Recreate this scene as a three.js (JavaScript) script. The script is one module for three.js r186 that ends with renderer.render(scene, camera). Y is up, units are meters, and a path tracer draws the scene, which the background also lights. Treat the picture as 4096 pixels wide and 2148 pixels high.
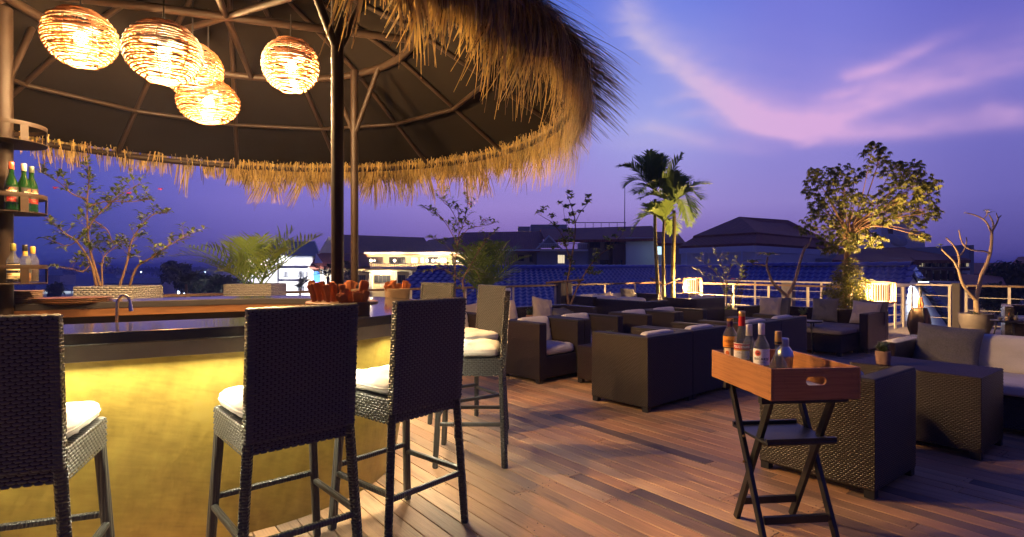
import * as THREE from 'three';
import { RoundedBoxGeometry } from 'three/addons/geometries/RoundedBoxGeometry.js';
import { mergeGeometries, mergeVertices, toCreasedNormals } from 'three/addons/utils/BufferGeometryUtils.js';
import { ImprovedNoise } from 'three/addons/math/ImprovedNoise.js';
import { RectAreaLightUniformsLib } from 'three/addons/lights/RectAreaLightUniformsLib.js';

// ------------------------------------------------------------------ camera, sky, sun, exposure
const scene = new THREE.Scene();
const EYE = 1.35, F = 560;                       // eye height above the deck, focal length in picture pixels
const camera = new THREE.PerspectiveCamera(2 * Math.atan(268.5 / F) * 180 / Math.PI, 1024 / 537, 0.05, 6000);
camera.position.set(0, EYE, 0);
camera.rotation.set(-Math.atan(1.5 / F), 0, 0);
scene.add(camera);
const renderer = new THREE.WebGLRenderer({ antialias: true });
renderer.setSize(1024, 537);
renderer.toneMapping = THREE.LinearToneMapping;
renderer.toneMappingExposure = 1.0;
renderer.shadowMap.enabled = true;
renderer.shadowMap.type = THREE.PCFSoftShadowMap;

function rng(seed) { let a = seed >>> 0; return () => { a |= 0; a = a + 0x6D2B79F5 | 0; let t = Math.imul(a ^ a >>> 15, 1 | a); t = t + Math.imul(t ^ t >>> 7, 61 | t) ^ t; return ((t ^ t >>> 14) >>> 0) / 4294967296; }; }
const noise3 = new ImprovedNoise();
const fbm = (x, y, z, o = 4) => { let s = 0, a = 0.5, f = 1; for (let i = 0; i < o; i++) { s += a * noise3.noise(x * f, y * f, z * f + i * 7.3); a *= 0.5; f *= 2.03; } return s; };
const sstep = (a, b, x) => { const t = Math.min(1, Math.max(0, (x - a) / (b - a))); return t * t * (3 - 2 * t); };
const lerp = (a, b, t) => a + (b - a) * t;
const lin = (c) => { c /= 255; return c <= 0.04045 ? c / 12.92 : Math.pow((c + 0.055) / 1.055, 2.4); };
const L3 = (r, g, b) => [lin(r), lin(g), lin(b)];

// dusk sky: deep blue overhead, violet band low down, a bowed streak of pink cirrus
function makeSky() {
  const W = 2048, H = 1024, data = new Float32Array(W * H * 4);
  // rows: azimuth from the view axis (deg), columns: elevation 0, 6, 14, 24, 36, 60, 90
  const ELS = [0, 6, 14, 24, 36, 60, 90], AZS = [-180, -95, -45, -22, 0, 14, 28, 42, 95, 180];
  const T = [
    [[56, 54, 106], [56, 56, 114], [54, 58, 122], [50, 56, 126], [46, 54, 122], [44, 50, 118], [42, 48, 116]],
    [[46, 48, 112], [46, 52, 126], [48, 56, 138], [50, 60, 150], [50, 60, 152], [46, 54, 134], [42, 48, 116]],
    [[50, 62, 140], [72, 78, 170], [78, 90, 195], [80, 100, 210], [70, 88, 200], [54, 62, 150], [42, 48, 116]],
    [[95, 80, 160], [128, 114, 200], [118, 116, 214], [96, 112, 222], [76, 96, 212], [54, 64, 154], [42, 48, 116]],
    [[118, 88, 165], [160, 136, 210], [150, 142, 226], [96, 122, 224], [78, 102, 216], [54, 66, 156], [42, 48, 116]],
    [[116, 88, 166], [160, 142, 214], [164, 168, 234], [112, 132, 228], [86, 108, 220], [54, 66, 156], [42, 48, 116]],
    [[108, 86, 165], [150, 134, 206], [138, 136, 220], [116, 120, 216], [92, 100, 206], [54, 64, 154], [42, 48, 116]],
    [[86, 76, 150], [112, 104, 184], [120, 116, 202], [94, 96, 196], [80, 84, 188], [52, 60, 148], [42, 48, 116]],
    [[64, 56, 118], [64, 60, 132], [66, 64, 146], [64, 66, 154], [60, 64, 152], [48, 54, 134], [42, 48, 116]],
    [[56, 54, 106], [56, 56, 114], [54, 58, 122], [50, 56, 126], [46, 54, 122], [44, 50, 118], [42, 48, 116]]];
  const strokes = [   // azimuth, elevation, weight; then width in degrees, strength, softness of the upper side
    [[[11.4, 25.5, .3], [12.2, 23.3, .7], [12.7, 22, .8], [14.1, 20.7, 1], [16.7, 18.5, 1], [19.3, 16.1, 1], [21.8, 14.4, 1], [24.2, 13.1, 1], [27.1, 12.4, 1], [29.8, 12.7, .8], [33.4, 13.8, .75], [36.9, 14.4, .6], [42.4, 15, .4], [50, 15.5, .2], [60, 15, .05]], 0.5, 0.85, 0.4],
    [[[12, 23.5, .5], [16.7, 19, .9], [21.8, 15.2, 1], [27, 13.2, .9], [34, 14, .7], [42, 15, .4], [55, 15, .1]], 1.5, 0.26, 0.6],
    [[[20, 13.9, .3], [22.4, 13.2, .7], [27.1, 11.8, 1], [30.9, 11.4, 1], [34.6, 11.1, .9], [38.1, 11.2, .7], [42.4, 11, .5], [52, 10.5, .2]], 0.45, 0.7, 0.55],
    [[[11.9, 13.5, .3], [13.7, 13.7, .9], [16.7, 12.9, .8], [19.3, 12, .3]], 0.35, 0.62, 0.7], [[[9, 12.4, .2], [11.7, 12.2, .5], [15.4, 12.3, .5], [19.3, 11.8, .6], [23, 11.1, .5], [25.3, 10.8, .2]], 0.5, 0.42, 0.8],
    [[[31, 16.1, .7], [32.4, 16.2, 1], [33.6, 16.4, .9], [35.2, 16.8, .8], [37.2, 17.7, .4], [39.5, 18, .1]], 0.3, 0.6, 0.6], [[[29.2, 14.7, .4], [30.5, 14.7, .9], [31.6, 14.9, .5]], 0.2, 0.5, 0.6], [[[14.6, 15.8, .3], [17, 16.3, .6], [18, 16.6, .3]], 0.28, 0.5, 0.8], [[[15.8, 14.4, .2], [18, 14.7, .5], [19.3, 14.8, .3]], 0.25, 0.5, 0.8], [[[40.6, 12.3, .6], [41.8, 11.7, .6]], 0.5, 0.35, 1], [[[26.8, 10.9, .3], [27.9, 11, .8], [28.8, 11.1, .3]], 0.22, 0.5, 1],
    [[[17, 27, .3], [24, 22, .45], [30, 17, .3]], 3, 0.05, 1]];
  const near = (az, el, pl, sc) => { let best = 1e9, w = 0; for (let i = 0; i + 1 < pl.length; i++) { const [ax, ay, aw] = pl[i], [bx, by, bw] = pl[i + 1], dx = bx - ax, dy = by - ay; let t = ((az - ax) * dx + (el - ay) * dy) / (dx * dx + dy * dy); t = Math.min(1, Math.max(0, t)); const ex = az - ax - dx * t, ey = el - ay - dy * t, d = Math.hypot(ex, ey) * (ey > 0 ? sc : 1); if (d < best) { best = d; w = lerp(aw, bw, t); } } return [best, w]; };
  for (let j = 0; j < H; j++) {
    const el = ((j + 0.5) / H - 0.5) * 180, e = Math.max(0, el);
    let ei = 0; while (ei < 5 && ELS[ei + 1] < e) ei++;
    const et = Math.min(1, Math.max(0, (e - ELS[ei]) / (ELS[ei + 1] - ELS[ei])));
    for (let i = 0; i < W; i++) {
      const th = ((i + 0.5) / W - 0.5) * 360; let az = th + 90; if (az > 180) az -= 360;
      let ai = 0; while (ai < 8 && AZS[ai + 1] < az) ai++;
      const at = sstep(0, 1, (az - AZS[ai]) / (AZS[ai + 1] - AZS[ai])), c = [0, 0, 0];
      for (let k = 0; k < 3; k++) c[k] = lin(lerp(lerp(T[ai][ei][k], T[ai][ei + 1][k], et), lerp(T[ai + 1][ei][k], T[ai + 1][ei + 1][k], et), at));
      if (el > 0.5) {
        const wob = fbm(az * 0.05, el * 0.11, 3.1, 4), wx = az + wob * 1.4, we = el + fbm(az * 0.09, el * 0.2, 9.4, 4) * 1.0;
        const streak = 0.85 + 0.6 * fbm((az + el * 1.1) * 0.11, (el + az * 0.3) * 0.5, 1.7, 5) + 0.35 * fbm(az * .5, el * 1.3, 4.2, 3);
        let d = 0;
        for (const [pl, sg, am, so] of strokes) { const [r, w] = near(sg > .6 ? wx : az + (wx - az) * .4, sg > .6 ? we : el + (we - el) * .4, pl, so); d += am * w * Math.exp(-r * r / (2 * sg * sg)) * Math.max(0, streak); }
        d += 0.04 * sstep(0.1, 0.55, fbm(az * 0.03, el * 0.12, 15.7, 5)) * sstep(4, 12, el) * (1 - sstep(45, 70, el));   // faint cirrus all round
        d = Math.min(0.92, d);
        const pk = L3(lerp(206, 226, sstep(12, 24, az)), lerp(190, 178, sstep(12, 30, az)), 226);
        for (let k = 0; k < 3; k++) c[k] = lerp(c[k], pk[k], d);
      }
      const o = (j * W + i) * 4; data[o] = c[0]; data[o + 1] = c[1]; data[o + 2] = c[2]; data[o + 3] = 1;
    }
  }
  const t = new THREE.DataTexture(data, W, H, THREE.RGBAFormat, THREE.FloatType);
  t.mapping = THREE.EquirectangularReflectionMapping; t.magFilter = t.minFilter = THREE.LinearFilter; t.needsUpdate = true;
  return t;
}
scene.background = makeSky();
scene.environment = scene.background;

// the last glow of the set sun, low on the right, very soft
const sun = new THREE.DirectionalLight(new THREE.Color().setRGB(1, 0.62, 0.62), 0.12);
sun.position.set(60, 16, -70); sun.target.position.set(0, 0, -6);
sun.castShadow = true; sun.shadow.radius = 40; sun.shadow.mapSize.set(2048, 2048);
Object.assign(sun.shadow.camera, { left: -30, right: 30, top: 30, bottom: -30, near: 1, far: 220 });
scene.add(sun, sun.target);

// ------------------------------------------------------------------ helpers
const PI = Math.PI, V3 = (x, y, z) => new THREE.Vector3(x, y, z);
const W = (x, d, y = 0) => V3(x, y, -d);                            // right of the eye, metres ahead, height
const at = (px, py, d) => V3((px - 512) * d / F, EYE + (267 - py) * d / F, -d);
const face = (fx, fd) => Math.atan2(fx, -fd);                       // turn that points a thing's front (+z) that way
const used = {};
function numbered(n) { if (!(n in used)) { used[n] = 0; return n; } used[n]++; return n + '_' + String(used[n]).padStart(3, '0'); }
function shadows(o) { o.castShadow = true; o.receiveShadow = true; return o; }
function thing(name, label, category, pos = V3(0, 0, 0), turn = 0, group) {
  const o = new THREE.Group(); o.name = numbered(name); o.position.copy(pos); o.rotation.y = turn;
  o.userData = { label, category }; if (group) o.userData.group = group; scene.add(o); return o;
}
function part(name, geo, m, parent) { const o = shadows(new THREE.Mesh(geo, m)); o.name = name; parent.add(o); return o; }
function solo(name, geo, m, label, category, group, pos, turn = 0) {
  const o = shadows(new THREE.Mesh(geo, m)); o.name = numbered(name); o.userData = { label, category }; if (group) o.userData.group = group;
  if (pos) o.position.copy(pos); o.rotation.y = turn; scene.add(o); return o;
}
function setting(name, geo, m) { const o = geo ? shadows(new THREE.Mesh(geo, m)) : new THREE.Group(); o.name = name; o.userData = { kind: 'structure' }; scene.add(o); return o; }
function copyOf(root, pos, turn, label, group) {
  const r = root.clone(); r.name = numbered(root.name.replace(/_\d{3}$/, '')); r.userData = { ...root.userData, label }; if (group) r.userData.group = group;
  r.position.copy(pos); r.rotation.set(0, turn, 0); scene.add(r); return r;
}
// geometry
function plain(g) { const n = g.index ? g.toNonIndexed() : g; if (!n.attributes.normal) n.computeVertexNormals(); if (!n.attributes.uv) n.setAttribute('uv', new THREE.Float32BufferAttribute(new Float32Array(n.attributes.position.count * 2), 2)); for (const k of Object.keys(n.attributes)) if (!['position', 'normal', 'uv'].includes(k)) n.deleteAttribute(k); n.morphAttributes = {}; return n; }
const merge = (list) => mergeGeometries(list.map(plain));
function uvm(g, rot = false) {                                      // uv in metres, by the way each triangle faces
  const n = plain(g), p = n.attributes.position, uv = n.attributes.uv, a = V3(), b = V3(), c = V3();
  for (let i = 0; i < p.count; i += 3) {
    a.fromBufferAttribute(p, i); b.fromBufferAttribute(p, i + 1); c.fromBufferAttribute(p, i + 2);
    const m = b.clone().sub(a).cross(c.clone().sub(a)), x = Math.abs(m.x), y = Math.abs(m.y), z = Math.abs(m.z);
    [a, b, c].forEach((v, k) => { let s, t; if (y >= x && y >= z) { s = v.x; t = v.z; } else if (x >= z) { s = v.z; t = v.y; } else { s = v.x; t = v.y; } if (rot) [s, t] = [t, s]; uv.setXY(i + k, s, t); });
  }
  return n;
}
const move = (g, x, y, z) => { g.translate(x, y, z); return g; };
function rbox(w, h, d, x = 0, y = 0, z = 0, r = 0.008, seg = 2) { return move(new RoundedBoxGeometry(w, h, d, seg, Math.min(r, w / 2.01, h / 2.01, d / 2.01)), x, y, z); }
function box(w, h, d, x = 0, y = 0, z = 0) { return move(new THREE.BoxGeometry(w, h, d), x, y, z); }
function bar(a, b, w, h = w, r = 0.004) {                           // a square bar between two points
  const l = a.distanceTo(b), g = new RoundedBoxGeometry(w, l, h, 1, Math.min(r, w / 2.01, h / 2.01));
  g.applyQuaternion(new THREE.Quaternion().setFromUnitVectors(V3(0, 1, 0), b.clone().sub(a).normalize())); const m = a.clone().add(b).multiplyScalar(.5); return move(g, m.x, m.y, m.z);
}
function rod(a, b, r, r2 = r, n = 10) {
  const l = a.distanceTo(b), g = new THREE.CylinderGeometry(r2, r, l, n, 1);
  g.applyQuaternion(new THREE.Quaternion().setFromUnitVectors(V3(0, 1, 0), b.clone().sub(a).normalize())); const m = a.clone().add(b).multiplyScalar(.5); return move(g, m.x, m.y, m.z);
}
function limb(pts, r0, r1, n = 7, segs = 0, wob = 0, rnd = null) {  // a tapering tube along points
  const cur = new THREE.CatmullRomCurve3(pts), S = segs || Math.max(4, pts.length * 3), fr = cur.computeFrenetFrames(S, false), pos = [], idx = [], uv = [], len = cur.getLength();
  for (let i = 0; i <= S; i++) {
    const p = cur.getPointAt(i / S), r = lerp(r0, r1, i / S) * (1 + (rnd ? (rnd() - .5) * wob : 0));
    for (let k = 0; k <= n; k++) { const t = k / n * 2 * PI, q = p.clone().addScaledVector(fr.normals[i], Math.cos(t) * r).addScaledVector(fr.binormals[i], Math.sin(t) * r); pos.push(q.x, q.y, q.z); uv.push(k / n * r0 * 6.28, i / S * len); }
  }
  for (let i = 0; i < S; i++) for (let k = 0; k < n; k++) { const a = i * (n + 1) + k, b = a + n + 1; idx.push(a, a + 1, b, b, a + 1, b + 1); }
  const g = new THREE.BufferGeometry(); g.setAttribute('position', new THREE.Float32BufferAttribute(pos, 3)); g.setAttribute('uv', new THREE.Float32BufferAttribute(uv, 2)); g.setIndex(idx); g.computeVertexNormals(); return plain(g);
}
function lathe(pts, n = 28) { return plain(new THREE.LatheGeometry(pts.map(([r, y]) => new THREE.Vector2(r, y)), n)); }
function extrude(shape, depth, bevel = 0, curve = 24) { return new THREE.ExtrudeGeometry(shape, { depth, bevelEnabled: bevel > 0, bevelSize: bevel, bevelThickness: bevel, bevelSegments: 2, bevelOffset: -bevel, curveSegments: curve }); }
class Soup {                                                        // loose triangles: leaves, blades
  constructor() { this.p = []; }
  tri(a, b, c) { this.p.push(a.x, a.y, a.z, b.x, b.y, b.z, c.x, c.y, c.z); }
  quad(a, b, c, d) { this.tri(a, b, c); this.tri(a, c, d); }
  leaf(o, dir, side, len, wid, fold = 0.25, droop = 0.2) {          // a folded, slightly drooping leaf
    const up = V3().crossVectors(side, dir), tip = o.clone().addScaledVector(dir, len); tip.y -= droop * len;
    const m = o.clone().addScaledVector(dir, len * .45), l = m.clone().addScaledVector(side, wid).addScaledVector(up, wid * fold), r = m.clone().addScaledVector(side, -wid).addScaledVector(up, wid * fold);
    this.tri(o, m, l); this.tri(l, m, tip); this.tri(o, r, m); this.tri(r, tip, m);
  }
  geo() { const g = new THREE.BufferGeometry(); g.setAttribute('position', new THREE.Float32BufferAttribute(this.p, 3)); g.computeVertexNormals(); return plain(g); }
}
function cushion(w, h, d, puff = 0.3, seed = 1, wrinkle = 0.006) {  // a stuffed cushion, w x h x d, standing on y = 0
  const g = new THREE.BoxGeometry(2, 2, 2, 22, 6, 22), p = g.attributes.position;
  for (let i = 0; i < p.count; i++) {
    let x = p.getX(i), y = p.getY(i), z = p.getZ(i); const n = 7, l = Math.pow(Math.abs(x) ** n + Math.abs(y) ** n + Math.abs(z) ** n, 1 / n); x /= l; y /= l; z /= l;
    const edge = Math.max(Math.abs(x), Math.abs(z)), bulge = 1 + puff * (1 - Math.pow(edge, 3)) - puff * .5;
    const nz = fbm(x * 2.3 + seed * 5, y * 1.2, z * 2.3, 4) * wrinkle * 3 + Math.pow(edge, 4) * fbm(x * 9 + seed, 1.7, z * 9, 2) * wrinkle * 2;
    p.setXYZ(i, x * w / 2 + nz * .5, y * bulge * h / 2 + nz, z * d / 2 + nz * .4);
  }
  const m = mergeVertices((g.deleteAttribute('normal'), g.deleteAttribute('uv'), g)); m.computeVertexNormals(); m.translate(0, h / 2, 0); return uvm(m);
}
function pillow(w, h, t, seed = 1) {                                // a scatter pillow, upright in the xy plane, base on y = 0
  const N = 22, pos = [], idx = [];
  for (const s of [1, -1]) for (let j = 0; j <= N; j++) for (let i = 0; i <= N; i++) {
    const a = i / N * 2 - 1, b = j / N * 2 - 1, pinch = 1 - .07 * (1 - a * a) * Math.abs(b) ** 3, pinch2 = 1 - .07 * (1 - b * b) * Math.abs(a) ** 3;
    const z = Math.pow(Math.max(0, (1 - a ** 4) * (1 - b ** 4)), .55) * (1 + .6 * fbm(a * 1.4 + seed * 3, b * 1.4, s + seed, 4)) * t / 2;
    pos.push(a * w / 2 * pinch2, (b * pinch + 1) * h / 2, s * (z + .002));
  }
  const M = (N + 1) * (N + 1);
  for (const s of [0, 1]) for (let j = 0; j < N; j++) for (let i = 0; i < N; i++) { const a = s * M + j * (N + 1) + i, b = a + 1, c = a + N + 1, d = c + 1; s ? idx.push(a, c, b, b, c, d) : idx.push(a, b, c, b, d, c); }
  const g = new THREE.BufferGeometry(); g.setAttribute('position', new THREE.Float32BufferAttribute(pos, 3)); g.setIndex(idx); g.computeVertexNormals(); return uvm(g);
}

// woven strands: rows of small rounded strands that pass over the stakes, staggered row by row, on a flat face
function strands(out, o, u, v, w, h, cw, ch, amp) {
  const n = V3().crossVectors(u, v), cols = Math.max(2, Math.round(w / cw)), rows = Math.max(2, Math.round(h / ch)), a = w / cols, b = h / rows, S = [[-.5, 0], [-.3, .47], [.3, .47], [.5, 0], [.3, -.47], [-.3, -.47]], T = [[-.2, 0], [.2, 0]];
  const tr = [[0, 6, 1], [1, 6, 7], [1, 7, 2], [2, 7, 3], [3, 7, 4], [4, 7, 6], [4, 6, 5], [5, 6, 0]];
  for (let r = 0; r < rows; r++) for (let c = 0; c <= cols; c++) {
    const cx = (c + (r % 2 ? 0 : .5)) * a; if (cx > w + 1e-6 || (r % 2 === 0 && c === cols)) continue;
    const P = [...S, ...T].map(([x, y], k) => { const px = Math.min(w, Math.max(0, cx + x * a)), py = (r + .5 + y) * b; const q = o.clone().addScaledVector(u, px).addScaledVector(v, py).addScaledVector(n, k > 5 ? amp : .0004), m = n.clone(); if (k < 6) m.addScaledVector(u, x * .9).addScaledVector(v, y * 2.4); return [q, m.normalize()]; });
    for (const t of tr) for (const k of t) { out.p.push(P[k][0].x, P[k][0].y, P[k][0].z); out.n.push(P[k][1].x, P[k][1].y, P[k][1].z); }
  }
}
function strandGeo(out) { const g = new THREE.BufferGeometry(); g.setAttribute('position', new THREE.Float32BufferAttribute(out.p, 3)); g.setAttribute('normal', new THREE.Float32BufferAttribute(out.n, 3)); return plain(g); }
// strands on the six faces of a block (x, y, z: centre); skip: names of faces left bare
function strandBlock(out, w, h, d, x, y, z, cw, ch, amp, skip = '') {
  const X = V3(1, 0, 0), Y = V3(0, 1, 0), Z = V3(0, 0, 1), m = (v) => v.clone().negate();
  if (!skip.includes('f')) strands(out, V3(x - w / 2, y - h / 2, z + d / 2), X, Y, w, h, cw, ch, amp);
  if (!skip.includes('b')) strands(out, V3(x + w / 2, y - h / 2, z - d / 2), m(X), Y, w, h, cw, ch, amp);
  if (!skip.includes('r')) strands(out, V3(x + w / 2, y - h / 2, z + d / 2), m(Z), Y, d, h, cw, ch, amp);
  if (!skip.includes('l')) strands(out, V3(x - w / 2, y - h / 2, z - d / 2), Z, Y, d, h, cw, ch, amp);
  if (!skip.includes('t')) strands(out, V3(x - w / 2, y + h / 2, z + d / 2), X, m(Z), w, d, cw, ch, amp);
}
function piping(w, d, y, r = .0045) { const s = []; for (let i = 0; i < 40; i++) { const t = i / 40 * 2 * PI, c = Math.cos(t), n = Math.sin(t), q = Math.pow(Math.abs(c) ** 7 + Math.abs(n) ** 7, -1 / 7); s.push(V3(c * q * w / 2, y, n * q * d / 2)); } return plain(new THREE.TubeGeometry(new THREE.CatmullRomCurve3(s, true), 90, r, 5, true)); }

// ------------------------------------------------------------------ textures and materials
function tex(w, h, fn, { srgb = false, rx = 1, ry = 1 } = {}) {
  const d = new Uint8Array(w * h * 4);
  for (let j = 0; j < h; j++) for (let i = 0; i < w; i++) { const c = fn(i / w, j / h, i, j), o = (j * w + i) * 4; if (typeof c === 'number') { d[o] = d[o + 1] = d[o + 2] = Math.max(0, Math.min(255, c * 255)); } else for (let k = 0; k < 3; k++) d[o + k] = Math.max(0, Math.min(255, c[k] * 255)); d[o + 3] = 255; }
  const t = new THREE.DataTexture(d, w, h, THREE.RGBAFormat); t.wrapS = t.wrapT = THREE.RepeatWrapping; t.magFilter = THREE.LinearFilter; t.minFilter = THREE.LinearMipmapLinearFilter; t.generateMipmaps = true; t.repeat.set(rx, ry); if (srgb) t.colorSpace = THREE.SRGBColorSpace; t.needsUpdate = true; return t;
}
const tn = (u, v, f, s, o = 4) => { let r = 0, a = .5; for (let k = 0; k < o; k++) { const P = f * 2 ** k, x = u * P, y = v * P, n = (i, j) => { let h = Math.imul(((i % P + P) % P) * 374761393 + ((j % P + P) % P) * 668265263 + s * 1442695 + k * 97, 1274126177); h ^= h >>> 13; h = Math.imul(h, 1103515245); return ((h ^ h >>> 16) >>> 0) / 4294967296; }; const i = Math.floor(x), j = Math.floor(y), fx = x - i, fy = y - j, ux = fx * fx * (3 - 2 * fx), uy = fy * fy * (3 - 2 * fy); r += a * lerp(lerp(n(i, j), n(i + 1, j), ux), lerp(n(i, j + 1), n(i + 1, j + 1), ux), uy); a *= .5; } return r; };   // tileable value noise, 0..1
const rgb = (r, g, b) => new THREE.Color().setRGB(r, g, b);
function std(name, color, rough, extra = {}) { const m = new THREE.MeshStandardMaterial({ color, roughness: rough, ...extra }); m.name = name; m.side = THREE.DoubleSide; return m; }
function phys(name, color, rough, extra = {}) { const m = new THREE.MeshPhysicalMaterial({ color, roughness: rough, ...extra }); m.name = name; m.side = THREE.DoubleSide; return m; }

// plastic rattan: rows of flat strands that pass over and under upright stakes
const weaveH = (cx, cy) => (u, v) => { const y = v * cy, r = Math.floor(y), fy = y - r, x = u * cx + (r % 2) * .5, fx = x - Math.floor(x); return Math.pow(Math.sin(PI * fy), .55) * (.15 + .85 * Math.pow(Math.sin(PI * fx), .7)); };
const weaveBump = tex(512, 512, weaveH(8, 16), { rx: 1 / .21, ry: 1 / .2 });
const weaveTint = tex(256, 256, (u, v) => { const r = Math.floor(v * 16), x = u * 8 + (r % 2) * .5, c = Math.floor(x) % 8; const k = .78 + .34 * tn((c + .5) / 8, (r + .5) / 16, 16, 3, 1) + .12 * (tn(u, v, 32, 5, 2) - .5); return [k, k, k]; }, { rx: 1 / .21, ry: 1 / .2 });
const bigBump = weaveBump.clone(); bigBump.repeat.set(1 / .21, 1 / .2); bigBump.needsUpdate = true;
const bigTint = weaveTint.clone(); bigTint.repeat.set(1 / .21, 1 / .2); bigTint.needsUpdate = true;
const wrapBump = tex(64, 128, (u, v) => Math.pow(Math.abs(Math.sin(PI * v * 12)), .5), { rx: 1 / .05, ry: 1 / .15 });
const fabricBump = tex(256, 256, (u, v) => .5 + .25 * Math.sin(u * 2 * PI * 64) * Math.cos(v * 2 * PI * 64) + .4 * (tn(u, v, 64, 9, 2) - .5), { rx: 5, ry: 5 });
const fabricTint = tex(256, 256, (u, v) => { const k = .9 + .2 * (tn(u, v, 4, 11, 5) - .5) + .12 * (tn(u, v, 128, 12, 1) - .5); return [k, k, k * .99]; }, { rx: 1.7, ry: 1.7 });
const tweedTint = tex(512, 512, (u, v) => { const a = tn(u, v * 3, 64, 21, 2), b = tn(u * 3, v, 64, 22, 2), k = .55 + .9 * (.5 * a + .5 * b - .25); return [k, k * .98, k * .97]; }, { rx: 2.2, ry: 2.2 });
const M = {
  rattan: std('brown rattan', rgb(.03, .018, .011), .27, { map: weaveTint, bumpMap: weaveBump, bumpScale: .01 }),
  rattanBig: std('coarse brown rattan', rgb(.034, .02, .012), .27, { map: bigTint, bumpMap: bigBump, bumpScale: .012 }),
  stool: std('grey rattan', rgb(.062, .061, .058), .28, { map: bigTint, bumpMap: bigBump, bumpScale: .011 }),
  stoolLeg: std('wrapped leg', rgb(.062, .061, .058), .28, { bumpMap: wrapBump, bumpScale: .003 }),
  weave: std('brown rattan strand', rgb(.028, .017, .01), .3), stoolWeave: std('grey rattan strand', rgb(.06, .059, .057), .3), gap: std('shadowy frame behind the strands', rgb(.012, .009, .007), .7),
  foot: std('black plastic foot', rgb(.015, .014, .014), .5),
  cream: std('cream cotton', rgb(.72, .68, .6), .9, { map: fabricTint, bumpMap: fabricBump, bumpScale: .001 }),
  beige: std('beige linen', rgb(.52, .44, .36), .92, { map: fabricTint, bumpMap: fabricBump, bumpScale: .0015 }),
  mauve: std('grey seat fabric', rgb(.2, .17, .17), .92, { map: fabricTint, bumpMap: fabricBump, bumpScale: .001 }),
  tweed: std('grey tweed', rgb(.19, .185, .19), .95, { map: tweedTint, bumpMap: fabricBump, bumpScale: .0015 }),
  granite: phys('polished dark stone', rgb(.03, .028, .03), .09, { bumpMap: tex(256, 256, (u, v) => tn(u, v, 8, 31, 3), { rx: 1.6, ry: 1.6 }), bumpScale: .0002 }),
  steelDark: phys('painted steel', rgb(.02, .0115, .007), .5, { specularIntensity: .4 }),
  canopy: phys('dark canopy sheet', rgb(.009, .0065, .0045), .95, { specularIntensity: .2, map: tex(256, 256, (u, v) => { const k = .8 + .5 * (tn(u, v, 4, 41, 5) - .4); return [k, k * .98, k * .95]; }, { rx: .5, ry: .5 }) }),
  whitePaint: std('cream painted metal', rgb(.62, .58, .5), .5),
  chrome: std('brushed steel', rgb(.62, .6, .57), .22, { metalness: 1 }),
  black: std('black painted wood', rgb(.012, .013, .011), .38),
};
M.railWood = std('weathered rail wood', rgb(.3, .19, .11), .6, { map: tex(128, 512, (u, v) => { const k = .7 + .6 * (tn(u, v * .25, 32, 51, 3) - .4) + .2 * (tn(u, v, 4, 52, 3) - .5); return [k, k * .96, k * .9]; }, { rx: 4, ry: 1 }) });
M.barWood = std('brown bar timber', rgb(.17, .08, .03), .42, { map: tex(512, 128, (u, v) => { const k = .72 + .6 * (tn(u * .25, v, 32, 53, 3) - .4); return [k, k * .94, k * .86]; }, { rx: 1, ry: 4 }) });

// ------------------------------------------------------------------ ground and terrace
const A52 = 52.3 * PI / 180, PX = Math.cos(A52), PD = -Math.sin(A52), QX = Math.sin(A52), QD = Math.cos(A52);   // plank direction p, across q
const ST = (s, t, y = 0) => V3(s * PX + t * QX, y, -(s * PD + t * QD));
const TURN = -A52;
{
  const g = new THREE.CircleGeometry(5200, 64); g.rotateX(-PI / 2);
  setting('terrain', uvm(move(g, 0, -16, 0)), std('dark ground', rgb(.05, .06, .045), .95, { map: tex(256, 256, (u, v) => { const k = .6 + .8 * (tn(u, v, 8, 61, 5) - .2); return [k, k, k * .9]; }, { rx: 1 / 90, ry: 1 / 90 }) }));
}
const concrete = std('terrace concrete', rgb(.3, .28, .27), .8, { map: tex(512, 512, (u, v) => { const k = .75 + .45 * (tn(u, v, 6, 63, 6) - .35); return [k, k * .99, k * .97]; }, { rx: .4, ry: .4 }), bumpMap: tex(256, 256, (u, v) => tn(u, v, 32, 64, 4), { rx: .8, ry: .8 }), bumpScale: .002 });
{
  const s0 = -9.75, s1 = 6, t0 = -8, t1 = 15.75, g = box(s1 - s0, 15.96, t1 - t0), c = ST((s0 + s1) / 2, (t0 + t1) / 2);
  g.rotateY(TURN); setting('terrace', uvm(move(g, c.x, -8.02, c.z)), concrete);
  const g2 = box(s1 - s0 - .1, .034, t1 - 12.5 - .1), c2 = ST((s0 + s1) / 2, (t1 + 12.5) / 2); g2.rotateY(TURN);
  setting('side_terrace', uvm(move(g2, c2.x, -.019, c2.z)), concrete);
}

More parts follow.
